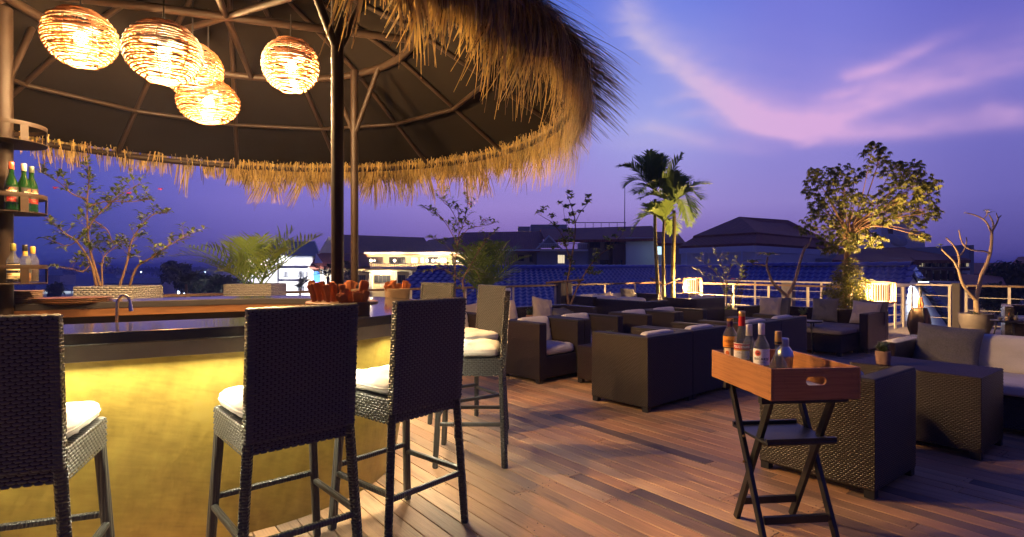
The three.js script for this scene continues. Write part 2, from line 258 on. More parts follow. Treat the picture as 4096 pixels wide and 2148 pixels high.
// ------------------------------------------------------------------ timber deck
const woodA = tex(1024, 256, (u, v) => {
  const g = tn(u, v * 12, 16, 71, 4), f = tn(u * 2, v * 40, 16, 72, 2), p = tn(u, v * 2, 6, 73, 4), st = sstep(.62, .8, tn(u, v * 3, 5, 74, 4)), lt = sstep(.55, .8, tn(u, v * 2, 7, 75, 4));
  const k = .74 + .42 * g + .2 * (f - .5) + .34 * (p - .5) - .34 * st + .2 * lt; return [k, k * (.97 + .03 * st), k * (.93 + .06 * st)];
}, { rx: 1 / 2.56, ry: 1 / .96 });
const woodBump = tex(512, 256, (u, v) => .6 * tn(u, v * 16, 16, 71, 3) + .4 * tn(u * 2, v * 48, 16, 77, 2), { rx: 1 / 2.56, ry: 1 / .96 });
const deckTints = [[.44, .255, .135], [.47, .285, .155], [.4, .225, .12], [.5, .325, .19], [.43, .24, .13], [.37, .225, .13], [.48, .3, .165], [.32, .2, .115], [.46, .265, .14], [.2, .135, .095], [.13, .095, .075], [.29, .19, .125]].map((c, i) => std('deck timber ' + i, rgb(...c), .55, { map: woodA, bumpMap: woodBump, bumpScale: .0025 }));
const PW = .112, plankShapes = {};
function plankGeo(len, v) {
  const key = len.toFixed(2) + '/' + v; if (plankShapes[key]) return plankShapes[key];
  const l = len / 2 - .002, w = PW / 2 - .0028, c = .0025, h = .022, sec = [[-w, -h], [-w, -c], [-w + c, 0], [w - c, 0], [w, -c], [w, -h]], r = rng(v * 77 + len * 100 | 0), u0 = r() * 2.5, v0 = r() * .9;
  const pos = [], uv = []; const put = (x, [z, y]) => { pos.push(x, y, z); uv.push(u0 + x, v0 + z - y); };
  for (let i = 0; i < 5; i++) { const a = sec[i], b = sec[i + 1]; put(-l, a); put(l, b); put(l, a); put(-l, a); put(-l, b); put(l, b); }
  for (const [x, d] of [[-l, 0], [l, 1]]) for (let i = 1; i < 5; i++) { const q = d ? [sec[0], sec[i], sec[i + 1]] : [sec[0], sec[i + 1], sec[i]]; q.forEach((s) => put(x, s)); }
  const g = new THREE.BufferGeometry(); g.setAttribute('position', new THREE.Float32BufferAttribute(pos, 3)); g.setAttribute('uv', new THREE.Float32BufferAttribute(uv, 2)); g.computeVertexNormals();
  return plankShapes[key] = g;
}
{
  const deck = setting('deck'), r = rng(11), lens = [.8, 1.2, 1.6, 2, 2.4, 1.6, 2], all = [], nails = [];
  for (let row = 0; row < 138; row++) {
    const t = -3 + (row + .5) * PW; let s = -9.42, first = true;
    while (s < 1.6) {
      const L = first ? [.4, .8, 1.2, 1.6, 2][r() * 5 | 0] : lens[r() * lens.length | 0]; first = false;
      const c = ST(s + L / 2, t, (r() - .5) * .0024), dark = r(), tint = dark < .05 ? 10 : dark < .12 ? 9 : dark < .2 ? 11 : r() * 9 | 0, vx = r() * 4 | 0, d = -c.z, px = 512 + c.x * F / Math.max(.5, d), py = 267 + EYE * F / Math.max(.5, d);
      const seen = d > 1.2 && px > -60 && px < 1084 && py < 620 ? L * PW / (d * d * d) : 0;
      all.push({ c, L, tint, vx, size: seen });
      if (seen > 0) for (const e of [-1, 1]) for (const z of [-.032, .034]) nails.push(ST(s + L / 2 + e * (L / 2 - .022 - r() * .012), t + z + (r() - .5) * .008, c.y + .0006));
      s += L;
    }
  }
  all.sort((a, b) => b.size - a.size);
  all.slice(0, 300).forEach((k) => { const o = part('plank', plankGeo(k.L, k.vx), deckTints[k.tint], deck); o.position.copy(k.c); o.rotation.y = TURN; });
  const rest = {};
  all.slice(300).forEach((k) => { const g = plankGeo(k.L, k.vx).clone(); g.rotateY(TURN); g.translate(k.c.x, k.c.y, k.c.z); (rest[k.tint] ??= []).push(g); });
  const keys = Object.keys(rest), gs = keys.map((k) => merge(rest[k])), all2 = mergeGeometries(gs, true), o = part('plank_field', all2, keys.map((k) => deckTints[k]), deck); o.userData.kind = 'stuff';
  const n = new THREE.InstancedMesh(new THREE.CylinderGeometry(.0042, .0042, .0012, 8), std('rusty nail', rgb(.03, .022, .02), .7), nails.length); n.name = 'nail'; n.userData.kind = 'stuff';
  nails.forEach((p, i) => n.setMatrixAt(i, new THREE.Matrix4().makeTranslation(p.x, p.y, p.z))); deck.add(shadows(n));
}

const LED = 760;   // brightness of the strip lights under the counter
// ------------------------------------------------------------------ oval bar: its own axes, x along the bar, z towards the near side
const BAR_TURN = 29.4 * PI / 180, BAR_AT = W(-1.994, 3.805), BAR_L = -2.6;
const barW = (x, y, z) => V3(x, y, z).applyAxisAngle(V3(0, 1, 0), BAR_TURN).add(BAR_AT);
function stadium(R, x0, x1, S = 40) { const s = new THREE.Shape(); s.absarc(x1, 0, R, -PI / 2, PI / 2, false); s.absarc(x0, 0, R, PI / 2, 1.5 * PI, false); s.closePath(); return s; }
function ring(Ro, Ri, y0, y1, bevel = 0) { const s = stadium(Ro, BAR_L, 0); if (Ri > 0) s.holes.push(stadium(Ri, BAR_L, 0)); const g = extrude(s, y1 - y0, bevel, 40); g.rotateX(-PI / 2); return uvm(move(g, 0, y0 + bevel, 0)); }
function perim(R, n = 30) { const P = []; for (let i = 0; i <= n; i++) P.push([BAR_L * (1 - i / n), R]); for (let i = 1; i <= n; i++) { const a = PI / 2 - i / n * PI; P.push([R * Math.cos(a), R * Math.sin(a)]); } for (let i = 1; i <= n; i++) P.push([BAR_L * i / n, -R]); for (let i = 1; i <= n; i++) { const a = -PI / 2 - i / n * PI; P.push([BAR_L + R * Math.cos(a), R * Math.sin(a)]); } return P; }
function loft(levels) {
  const rings = levels.map(([R]) => perim(R)), pos = [], uv = [], idx = [], N = rings[0].length; let u = 0; const us = rings[rings.length - 1].map((p, i, a) => i ? u += Math.hypot(p[0] - a[i - 1][0], p[1] - a[i - 1][1]) : 0);
  levels.forEach(([R, y], l) => rings[l].forEach((p, i) => { pos.push(p[0], y, p[1]); uv.push(us[i], y); }));
  for (let l = 0; l + 1 < levels.length; l++) for (let i = 0; i + 1 < N; i++) { const a = l * N + i, b = a + N; idx.push(a, a + 1, b, b, a + 1, b + 1); }
  const g = new THREE.BufferGeometry(); g.setAttribute('position', new THREE.Float32BufferAttribute(pos, 3)); g.setAttribute('uv', new THREE.Float32BufferAttribute(uv, 2)); g.setIndex(idx); g.computeVertexNormals(); return plain(g);
}
const plaster = std('ochre polished plaster', rgb(.4, .3, .065), .42, {
  map: tex(1024, 1024, (u, v) => { const a = tn(u, v, 4, 81, 6), b = tn(u * 2 + .3 * tn(u, v, 8, 82, 2), v, 8, 83, 5), sw = tn((u + v) % 1, (u * 3 - v + 3) % 1, 16, 84, 4), tw = tn((u * 2 + .5 * tn(u, v, 4, 88, 2)) % 1, (v * 8 + u * 2) % 1, 16, 89, 4), k = .8 + .5 * (a - .45) + .4 * (b - .45) + .3 * (sw - .45) + .3 * (tw - .45); return [k, k * (.96 + .1 * (b - .5)), k * (.86 + .3 * (a - .5))]; }, { rx: .55, ry: .55 }),
  bumpMap: tex(512, 512, (u, v) => .6 * tn(u, v, 8, 85, 5) + .4 * tn((u + v) % 1, (u * 3 - v + 3) % 1, 16, 86, 4), { rx: .8, ry: .8 }), bumpScale: .0045 });
const bar_ = thing('bar_counter', 'oval bar with ochre plaster front and dark polished stone top', 'bar counter', BAR_AT, BAR_TURN);
part('plaster_wall', loft([[1.17, .0], [1.205, .2], [1.24, .45], [1.28, .72], [1.325, 1.028]]), plaster, bar_);
part('countertop', ring(1.47, .99, 1.03, 1.07, .006), M.granite, bar_);
const apron = std('grey stone apron', rgb(.2, .17, .115), .5, { map: tex(512, 256, (u, v) => { const k = .8 + .5 * (tn(u, v * 2, 12, 87, 5) - .45); return [k, k * .98, k * .93]; }, { rx: .6, ry: .6 }) });
part('apron', ring(1.456, 1.432, .962, 1.029, .002), apron, bar_);
part('inner_fascia', ring(1.03, .994, .972, 1.029, .002), M.barWood, bar_);
part('inner_wall', ring(1.12, 1.1, 0, 1.028), std('dark bar lining', rgb(.03, .022, .016), .7), bar_);
part('work_shelf', ring(1.098, .52, .83, .86, .004), std('bar work top', rgb(.06, .035, .02), .35), bar_);
// warm strip lights under the overhang; each is a glowing bar and an area light of the same size and colour
RectAreaLightUniformsLib.init();
const ledMat = std('warm white diode', rgb(.9, .85, .7), .5, { emissive: rgb(1, .88, .6), emissiveIntensity: 6 });
{
  const spots = []; for (let x = -2.4; x < .1; x += .48) spots.push([x, 1.412, 0, 1]); for (const a of [70, 46, 22, -2, -26, -50, -74]) spots.push([Math.cos(a * PI / 180) * 1.412, Math.sin(a * PI / 180) * 1.412, Math.cos(a * PI / 180), Math.sin(a * PI / 180)]); for (const x of [-.2, -.9, -1.6]) spots.push([x, -1.412, 0, -1]);
  spots.forEach(([x, z, ox, oz]) => {
    const d = part('strip_light', box(.44, .012, .016, 0, .984, 0), M.chrome, bar_); d.position.set(x, 0, z); d.rotation.y = Math.atan2(ox, oz); part('diode_bar', box(.43, .003, .012, 0, .9755, 0), ledMat, d);
    const s = new THREE.RectAreaLight(rgb(1, .88, .6), LED, .43, .014); s.position.set(x, .972, z); bar_.add(s); bar_.updateMatrixWorld(true); s.lookAt(V3(x + ox * .5, 0, z + oz * .5).applyMatrix4(bar_.matrixWorld));
  });
}

// ------------------------------------------------------------------ thatched pavilion over the bar, same axes
const PAV_AT = W(-2.14, 4.2);
const LV = [[.04, 3.85], [1.4, 3.27], [1.98, 2.9], [2.58, 2.56]];      // radius and height: peak, inner ring, middle, eave
const lvAt = (w) => { const i = Math.min(2, Math.max(0, Math.floor(w))), t = w - i; return LV[i].map((a, k) => lerp(a, LV[i + 1][k], t)); };
function roofPt(w, q, lift = 0) { const [R, h] = lvAt(w), a = q * 2 * PI; return V3(R * Math.cos(a), h + lift, R * Math.sin(a)); }   // q: turns round the roof
const pav = thing('thatched_pavilion', 'round thatched roof on dark steel posts above the bar', 'pavilion', PAV_AT, 0);
{
  const NR = 14, Q0 = -6 / 360, ribs = Array.from({ length: NR }, (_, i) => Q0 + (i + .78) / NR);
  const tubeAlong = (w, r, y = -.03) => { const P = []; for (let i = 0; i < 72; i++) P.push(roofPt(w, i / 72, y)); return plain(new THREE.TubeGeometry(new THREE.CatmullRomCurve3(P, true), 220, r, 10, true)); };
  part('eave_ring', tubeAlong(3, .03, -.035), M.steelDark, pav);
  part('inner_ring', tubeAlong(1, .034, -.045), M.steelDark, pav);
  for (let i = 0; i < ribs.length; i++) {
    const a = ribs[i], b = a + 1 / NR;
    part('rib', merge([rod(roofPt(.05, a, -.03), roofPt(1, a, -.03), .022), rod(roofPt(1, a, -.03), roofPt(3, a, -.03), .022)]), M.steelDark, pav);
    part('cross_brace', rod(roofPt(2, a, -.03), roofPt(2, b, -.03), .02), M.steelDark, pav);
    const n = 5, ws = [0, .5, 1, 1.5, 2, 2.5, 2.97], pos = [], idx = [], uv = [];
    ws.forEach((w) => { for (let k = 0; k <= n; k++) { const q = lerp(a, b, k / n), p = roofPt(w, q, .0); pos.push(p.x, p.y, p.z); uv.push(p.x + p.z * .3, w * .6 + p.z * .2); } });
    for (let l = 0; l + 1 < ws.length; l++) for (let k = 0; k < n; k++) { const c = l * (n + 1) + k, d = c + n + 1; idx.push(c, d, c + 1, c + 1, d, d + 1); }
    const g = new THREE.BufferGeometry(); g.setAttribute('position', new THREE.Float32BufferAttribute(pos, 3)); g.setAttribute('uv', new THREE.Float32BufferAttribute(uv, 2)); g.setIndex(idx); g.computeVertexNormals(); part('canopy_panel', g, M.canopy, pav);
  }
  // ridge tie and cross ties at the height of the inner ring
  for (const q of [-.05, .2, .075]) part('tie_beam', rod(roofPt(1, q, -.045), roofPt(1, q + .5, -.045), q < 0 ? .032 : .026), M.steelDark, pav);
  const toPav = (p) => p.sub(PAV_AT);
  const posts = [['post', -1.028, 3.3, 3.24], ['post', -1.518, 5.4, 3.24], ['post', -3.64, 4.0, 3.2], ['post', -2.95, 3.08, 3.24]];
  posts.forEach(([nm, x, d, top], i) => {
    const p = toPav(W(x, d)), o = part(nm, merge([rod(V3(p.x, 0, p.z), V3(p.x, top, p.z), i === 2 ? .062 : .036, i === 2 ? .062 : .036, 20)]), M.steelDark, pav);
    const tg = V3(-p.z, 0, p.x).normalize(); for (const s of [-1, 1]) part('knee_brace', rod(V3(p.x, top - .62, p.z), V3(p.x + tg.x * s * .3, top - .02, p.z + tg.z * s * .3), .024), M.steelDark, o);
  });
  // straw: blades lying down the slope, and a deep drooping fringe at the eave
  const blade = (bend, wd) => { const n = 5, pos = [], idx = []; let x = 0, y = 0; for (let i = 0; i <= n; i++) { const t = i / n, w = wd * (1 - .75 * t * t); pos.push(-w, y, x, w, y, x); const an = bend * t; y += Math.cos(an) / n; x -= Math.sin(an) / n; } for (let i = 0; i < n; i++) { const a = i * 2; idx.push(a, a + 1, a + 2, a + 1, a + 3, a + 2); } const g = new THREE.BufferGeometry(); g.setAttribute('position', new THREE.Float32BufferAttribute(pos, 3)); g.setIndex(idx); g.computeVertexNormals(); return g; };
  const straw = phys('dry straw', rgb(1, 1, 1), .85, { transmission: .45, thickness: 0, ior: 1.3 });
  const lay = (name, geo, count, seed, fn) => {
    const m = new THREE.InstancedMesh(geo, straw, count); m.name = name; m.userData.kind = 'stuff'; const r = rng(seed), M4 = new THREE.Matrix4(), col = new THREE.Color();
    let tq = 0, tj = 0, tl = 0, tc = 0; for (let i = 0; i < count; i++) { if (i % 14 === 0) { tq = pickQ(r); tj = r() - .5; tl = r(); tc = r(); } const { p, dir, nrm, len, c } = fn(r, tq + (r() - .5) * .006, tj, tl, tc); const y = dir.normalize(), x = V3().crossVectors(y, nrm).normalize(), z = V3().crossVectors(x, y); M4.makeBasis(x.multiplyScalar(.7 + r() * .8), y.multiplyScalar(len), z.multiplyScalar(len)); M4.setPosition(p); m.setMatrixAt(i, M4); m.setColorAt(i, col.setRGB(...c)); }
    pav.add(shadows(m));
  };
  const strawCol = (r, tc) => { const k = (.7 + r() * .6) * (.65 + .7 * tc), o = r(); return o < .2 ? [.17 * k, .11 * k, .05 * k] : o < .3 ? [.4 * k, .32 * k, .17 * k] : [.44 * k, .31 * k, .095 * k]; };
  const pickQ = (r) => { const z = r(); return z < .78 ? lerp(-.32, .3, r()) : r(); };   // denser on the side that shows
  lay('roof_straw', blade(.35, .0062), 14000, 21, (r, q, tj, tl, tc) => {
    const w = .1 + 2.8 * Math.sqrt(r()), a = roofPt(w, q), b = roofPt(Math.min(3, w + .1), q), dir = b.sub(a).normalize(), tang = roofPt(w, q + .0008).sub(a).normalize(), nrm = V3().crossVectors(tang, dir).normalize(); if (nrm.y < 0) nrm.negate();
    const p = a.addScaledVector(nrm, .1 + r() * .1); dir.addScaledVector(tang, (r() - .5) * .25 + tj * .5).addScaledVector(nrm, (r() - .25) * .12); return { p, dir, nrm, len: .3 + r() * .28, c: strawCol(r, tc) };
  });
  lay('eave_straw', blade(1.1, .0062), 22000, 22, (r, q, tj, tl, tc) => {
    const w = 2.6 + .3 * r(), a = roofPt(w, q), b = roofPt(Math.min(3, w + .05), q), a2 = roofPt(w, q), dir = roofPt(3, q).sub(roofPt(2.8, q)).normalize(), tang = roofPt(w, q + .0008).sub(a2).normalize(), nrm = V3().crossVectors(tang, dir).normalize(); if (nrm.y < 0) nrm.negate();
    const clump = fbm(q * 90, 3.3, 1, 2), p = a.addScaledVector(nrm, .09 + .12 * r()); dir.y -= .15 + .3 * tl; dir.addScaledVector(tang, (r() - .5) * .3 + tj * .8).addScaledVector(nrm, (r() - .5) * .14);
    return { p, dir, nrm, len: (.2 + tl * .2 + r() * .06) * (1 + clump * .3), c: strawCol(r, tc) };
  });
  lay('hanging_straw', blade(.5, .005), 8000, 23, (r, q, tj, tl, tc) => {
    const clump = fbm(q * 160, 8.1, 1, 2), a = roofPt(3, q), out = roofPt(3, q).sub(roofPt(2.8, q)).setY(0).normalize(), tang = roofPt(3, q + .0008).sub(a.clone()).normalize();
    const p = a.addScaledVector(out, r() * .12); p.y += .1 * r() - .05; const dir = V3(0, -1, 0).addScaledVector(tang, (r() - .5) * .3 + tj * .9).addScaledVector(out, .05 + .3 * r());
    const nearLeft = (q > .15 && q < .6) ? .5 : 1; return { p, dir, nrm: out, len: nearLeft * (.1 + Math.pow(tl, 3) * .38 + r() * .05) * (1 + clump * .6), c: strawCol(r, tc) };
  });
}

// ------------------------------------------------------------------ woven pendant lanterns
const cane = std('honey cane', rgb(.14, .048, .01), .5, {});
const bulbMat = std('lamp bulb', rgb(1, .9, .7), .4, { emissive: rgb(1, .72, .36), emissiveIntensity: 20 });
function lantern(x, d, y, R, Hh, seed, label, topY, I) {
  const o = thing('pendant_lantern', label, 'lantern', W(x, d, y), seed), r = rng(seed), gs = [], n = 24;
  const rad = (t) => R * Math.pow(Math.max(.0, 1 - t * t), .5);
  for (let i = 0; i < n; i++) {
    const t = lerp(-.9, .93, i / (n - 1)), rr = rad(t), P = [], ph = r() * 6.28, tilt = (r() - .5) * .012;
    for (let k = 0; k < 20; k++) { const a = k / 20 * 2 * PI, wv = .0035 * Math.sin(a * 4 + ph) + tilt * Math.sin(a); P.push(V3(Math.cos(a) * (rr + .003 * Math.sin(a * 8 + i * PI)), t * Hh + wv, Math.sin(a) * (rr + .003 * Math.sin(a * 8 + i * PI)))); }
    gs.push(plain(new THREE.TubeGeometry(new THREE.CatmullRomCurve3(P, true), 56, .004 + r() * .0015, 5, true)));
  }
  part('cane_weave', merge(gs), cane, o);
  for (let k = 0; k < 8; k++) { const a = k / 8 * 2 * PI + .2, P = []; for (let i = 0; i <= 10; i++) { const t = lerp(-.9, .93, i / 10); P.push(V3(Math.cos(a) * rad(t) * .985, t * Hh, Math.sin(a) * rad(t) * .985)); } part('cane_stake', limb(P, .0034, .0034, 5, 14), cane, o); }
  part('cord', rod(V3(0, .05, 0), V3(0, topY - y, 0), .0045), M.foot, o);
  part('lamp_holder', rod(V3(0, .05, 0), V3(0, .13, 0), .018), M.foot, o); part('reflector', lathe([[.018, .085], [.06, .078], [.105, .06]], 28), M.foot, o);
  part('bulb', new THREE.SphereGeometry(.042, 16, 12), bulbMat, o);
  const p = new THREE.PointLight(rgb(1, .6, .26), I, 0, 2); p.castShadow = true; p.shadow.radius = 2; o.add(p);
}
lantern(-2.77, 3.6, 2.82, .205, .185, 31, 'leftmost cane lantern hanging beside the bottle post', 3.4, 38);
lantern(-2.05, 3.3, 2.61, .205, .18, 32, 'largest looking cane lantern, in front of two others', 3.4, 38);
lantern(-2.45, 4.3, 2.86, .215, .2, 33, 'cane lantern half hidden behind the largest one', 3.4, 38);
lantern(-2.41, 4.45, 2.66, .225, .175, 34, 'lowest cane lantern of the hanging cluster', 3.4, 38);
lantern(-1.637, 4.15, 2.84, .2, .2, 35, 'single round cane lantern hanging beside the front post', 3.22, 38);

// ------------------------------------------------------------------ rattan bar stools
const stool0 = (() => {
  const o = thing('bar_stool', 'first', 'bar stool', V3(0, 0, 0), 0, 'rattan bar stools around the bar');
  const sw = { p: [], n: [] }, seat = part('seat', uvm(rbox(.45, .115, .435, 0, .672, 0, .02)), M.gap, o); strandBlock(sw, .452, .117, .437, 0, .672, 0, .03, .0125, .004); const sws = part('seat_weave', strandGeo(sw), M.stoolWeave, seat); sws.userData.kind = 'stuff';
  const c = part('seat_cushion', cushion(.44, .075, .42, .5, 3, .006), M.cream, o); c.position.set(0, .735, .012); part('piping', piping(.442, .422, .0375), M.cream, c);
  const b = uvm(rbox(.442, .52, .03, 0, 0, 0, .014)), bk = part('backrest', b, M.gap, o); bk.position.set(0, .928, -.238); bk.rotation.x = -.07; const bw = { p: [], n: [] }; strandBlock(bw, .446, .524, .034, 0, 0, 0, .03, .0125, .004); part('back_weave', strandGeo(bw), M.stoolWeave, bk).userData.kind = 'stuff';
  for (const s of [-1, 1]) {
    part('leg', uvm(bar(V3(s * .206, .65, .2), V3(s * .246, .0, .232), .038, .038, .01), true), M.stoolLeg, o);
    part('leg', uvm(bar(V3(s * .206, 1.17, -.252), V3(s * .208, .66, -.216), .04, .04, .01).clone(), false), M.stool, o);
    part('leg', uvm(bar(V3(s * .208, .67, -.214), V3(s * .25, .0, -.236), .038, .038, .01)), M.stool, o);
  }
  const st = (a, b) => part('stretcher', uvm(bar(a, b, .027, .027, .008), true), M.stoolLeg, o);
  st(V3(-.222, .33, .217), V3(.222, .33, .217)); st(V3(-.225, .27, -.226), V3(.225, .27, -.226)); for (const s of [-1, 1]) st(V3(s * .228, .29, .215), V3(s * .228, .29, -.224));
  return o;
})();
{
  const spots = [
    [-1.81, 2.03, -.36, .933, 'rattan bar stool at the left edge, back turned to us'],
    [-1.01, 2.47, -.66, .75, 'rattan bar stool with its dark back turned, second from the left'],
    [-.59, 2.914, -.763, .646, 'rattan bar stool standing on the pale planks beside the bar corner, back turned'],
    [-.285, 4.0, -1, .0, 'rattan bar stool seen from the side, nearer of the two at the bar end'],
    [-.377, 4.73, -.83, -.56, 'rattan bar stool seen from the side, behind the other at the bar end'],
    [-.9, 5.5, -.57, -.82, 'rattan bar stool on the far side, only its back top above the counter']];
  spots.forEach(([x, d, fx, fd, label], i) => { if (!i) { stool0.position.copy(W(x, d)); stool0.rotation.y = face(fx, fd); stool0.userData.label = label; } else copyOf(stool0, W(x, d), face(fx, fd), label); });
}

// ------------------------------------------------------------------ lounge furniture
function uShell(w, d, h, arm, back, y0 = .05) { // arms and back in one piece, open to +z
  const s = new THREE.Shape(); s.moveTo(-w / 2, -d / 2); s.lineTo(-w / 2, d / 2); s.lineTo(w / 2, d / 2); s.lineTo(w / 2, -d / 2); s.lineTo(w / 2 - arm, -d / 2); s.lineTo(w / 2 - arm, d / 2 - back); s.lineTo(-w / 2 + arm, d / 2 - back); s.lineTo(-w / 2 + arm, -d / 2); s.closePath();
  const g = extrude(s, h - y0 - .004, .012, 2); g.rotateX(-PI / 2); return uvm(move(g, 0, y0 + .004 - .002, 0));
}
function feet(o, w, d) { for (const x of [-1, 1]) for (const z of [-1, 1]) part('foot', box(.06, .052, .06, x * (w / 2 - .034), .026, z * (d / 2 - .034)), M.foot, o); }
const club0 = (() => {
  const w = .767, d = .67, h = .69, o = thing('rattan_armchair', 'first', 'armchair', V3(0, 0, 0), 0, 'boxy rattan armchairs on the deck');
  const sh = part('shell', uShell(w, d, h, .115, .115), M.gap, o), ws = { p: [], n: [] }, H = h - .056, yc = .052 + H / 2, A = .115, cw = .026, ch = .0125, am = .0038;
  strandBlock(ws, w + .002, H, d + .002, 0, yc, 0, cw, ch, am, 'ft');                                                       // outer sides and back
  for (const k of [-1, 1]) { strandBlock(ws, A - .004, H, .01, k * (w / 2 - A / 2), yc, d / 2 - .004, cw, ch, am, 'brlt'); strandBlock(ws, A - .004, .01, d - .004, k * (w / 2 - A / 2), h - .004, 0, cw, ch, am, 'fbrl'); strandBlock(ws, A, .36, d - A - .01, k * (w / 2 - A / 2), h - .2, A / 2, cw, ch, am, k > 0 ? 'fbrt' : 'fblt'); }
  strandBlock(ws, w - 2 * A - .004, .01, A - .004, 0, h - .004, -d / 2 + A / 2, cw, ch, am, 'fbrl'); strandBlock(ws, w - 2 * A, .3, A, 0, h - .17, -d / 2 + A / 2, cw, ch, am, 'brlt');
  part('weave', strandGeo(ws), M.weave, sh).userData.kind = 'stuff';
  const sb = part('seat_base', uvm(rbox(w - .232, .25, d - .13, 0, .178, .05, .008)), M.gap, o), wf = { p: [], n: [] }; strandBlock(wf, w - .234, .246, .01, 0, .178, .05 + (d - .13) / 2 - .004, cw, ch, am, 'brlt'); part('front_weave', strandGeo(wf), M.weave, sb).userData.kind = 'stuff';
  const c = part('seat_cushion', cushion(w - .25, .115, d - .15, .35, 5), M.cream, o); c.position.set(0, .305, .062); part('piping', piping(w - .249, d - .149, .0575), M.cream, c);
  const b = part('back_cushion', cushion(w - .25, .1, .37, .4, 6), M.cream, o); b.rotation.x = -PI / 2 + .2; b.rotation.x = PI / 2 - .2; b.position.set(0, .53, -.2);
  feet(o, w, d); return o;
})();
const f1 = face(-.659, .752), f2 = face(.659, -.752);
{
  const list = [
    [1.319, 5.67, f1, 'boxy rattan armchair nearest the middle of the deck, plain side and back showing'],
    [1.905, 6.185, f1, 'boxy rattan armchair with back to us, between the nearest one and the trolley'],
    [.383, 6.94, f2, 'boxy rattan armchair facing us with its seat cushion in view, right of the bar stools'],
    [.97, 7.455, f2, 'boxy rattan armchair facing us, half hidden by the nearest armchair'],
    [1.907, 8.11, f2, 'boxy rattan armchair facing us in the second row, nearer the bar'],
    [2.49, 8.62, f2, 'boxy rattan armchair facing us in the second row, nearer the potted bush'],
    [2.78, 6.85, f1, 'boxy rattan armchair with back to us, behind the bottles on the trolley'],
    [3.37, 7.37, f1, 'boxy rattan armchair with back to us, beside the round side table'],
    [2.15, 3.71, face(.79, .61), 'boxy rattan armchair at lower right, its lit weave behind the trolley'],
    [-.72, 7.6, f2, 'boxy rattan armchair partly hidden behind the bar stools']];
  list.forEach(([x, d, t, label], i) => {
    let o; if (!i) { o = club0; o.position.copy(W(x, d)); o.rotation.y = t; o.userData.label = label; } else o = copyOf(club0, W(x, d), t, label);
    if (i === 8) o.scale.x = .9;
  });
}
function sofa(name, label, x, d, turn, { L, D = .85, H = .68, arms = [1, 1], armT = .13, backT = .14, seatN = 2, seatMat = M.cream, backMat = null, wood = M.rattan, seatH = .3, cush = .12 }) {
  const o = thing(name, label, 'sofa', W(x, d), turn);
  const x0 = -L / 2 + (arms[0] ? armT : 0), x1 = L / 2 - (arms[1] ? armT : 0);
  part('back', uvm(rbox(L - .004, H - .05, backT, 0, (H + .05) / 2, -D / 2 + backT / 2, .012)), wood, o);
  if (arms[0]) part('arm', uvm(rbox(armT, H - .054, D - backT - .004, -L / 2 + armT / 2, (H + .046) / 2, backT / 2, .012)), wood, o);
  if (arms[1]) part('arm', uvm(rbox(armT, H - .054, D - backT - .004, L / 2 - armT / 2, (H + .046) / 2, backT / 2, .012)), wood, o);
  part('base', uvm(rbox(x1 - x0 - .004, seatH - .05, D - backT - .008, (x0 + x1) / 2, (seatH + .05) / 2, backT / 2 - .004, .008)), wood, o);
  const w = (x1 - x0) / seatN;
  for (let i = 0; i < seatN; i++) {
    const c = part('seat_cushion', cushion(w - .01, cush, D - backT - .02, .25, 11 + i), seatMat, o); c.position.set(x0 + w * (i + .5), seatH, backT / 2 + .012);
    if (backMat) { const b = part('back_cushion', cushion(w - .012, .13, .34, .3, 21 + i), backMat, o); b.rotation.x = PI / 2 - .14; b.position.set(x0 + w * (i + .5), seatH + .26, -D / 2 + backT + .01); }
  }
  feet(o, L, D); return o;
}
const q1 = face(-.7912, -.6115), p1 = face(.6115, -.7912);
sofa('rattan_sofa', 'dark rattan sofa with beige pillows behind the armchairs at left', .23, 8.95, p1, { L: 2.4, D: .8, H: .69 });
sofa('white_cushioned_sofa', 'rattan sofa with white back cushions against the far railing', ST(-8.75, 9.75).x, -ST(-8.75, 9.75).z, p1, { L: 2.3, D: .85, H: .72, backMat: M.cream });
sofa('loveseat', 'dark rattan loveseat with back to us in front of the far white sofa', 2.35, 11.75, face(.7912, .6115), { L: 1.7, D: .8, H: .68, backMat: M.cream });
sofa('loveseat', 'dark rattan loveseat with white cushions beside the lamp in the corner', 3.98, 12.2, face(-.6115, .7912), { L: 1.05, D: .8, H: .69, backMat: M.cream });
const greyTurn = q1, greyAt = [5.21, 9.85];
sofa('grey_cushioned_sofa', 'rattan sofa with grey seat pads below the golden tree', ...greyAt, greyTurn, { L: 2.2, D: .85, H: .62, seatMat: M.mauve, seatN: 2, cush: .09 });
sofa('pale_cushioned_sofa', 'rattan sofa with long pale cushions at the right edge', 4.53, 4.5, q1, { L: 2.5, D: .86, H: .66, backMat: M.cream, wood: M.rattanBig, seatN: 2, arms: [1, 0] });
sofa('rattan_sofa', 'dark rattan sofa end cut off by the right edge of the picture', 10.0, 10.35, face(-.6, -.8), { L: 1.4, D: .8, H: .62 });
const from = (c, turn, x, y, z) => V3(x, y, z).applyAxisAngle(V3(0, 1, 0), turn).add(W(c[0], c[1]));
{ // ottoman in front of the grey sofa
  const o = thing('ottoman', 'rattan ottoman with a grey pad in front of the grey sofa', 'ottoman', from(greyAt, greyTurn, .6, 0, .78), greyTurn);
  part('body', uvm(rbox(.76, .26, .66, 0, .18, 0, .01)), M.rattan, o); const c = part('pad', cushion(.77, .085, .67, .15, 33, .002), M.mauve, o); c.position.y = .312; feet(o, .76, .66);
}
function pill(label, c, turn, x, y, z, w, h, t, lean, roll, m, seed, yaw = 0) { const o = solo('pillow', pillow(w, h, t, seed), m, label, 'pillow', 'loose pillows on the sofas', from(c, turn, x, y, z), 0); o.rotation.set(lean, turn + yaw, roll, 'YXZ'); return o; }
const leftSofa = [.23, 8.95], white = [ST(-8.75, 9.75).x, -ST(-8.75, 9.75).z], pale = [4.53, 4.5];
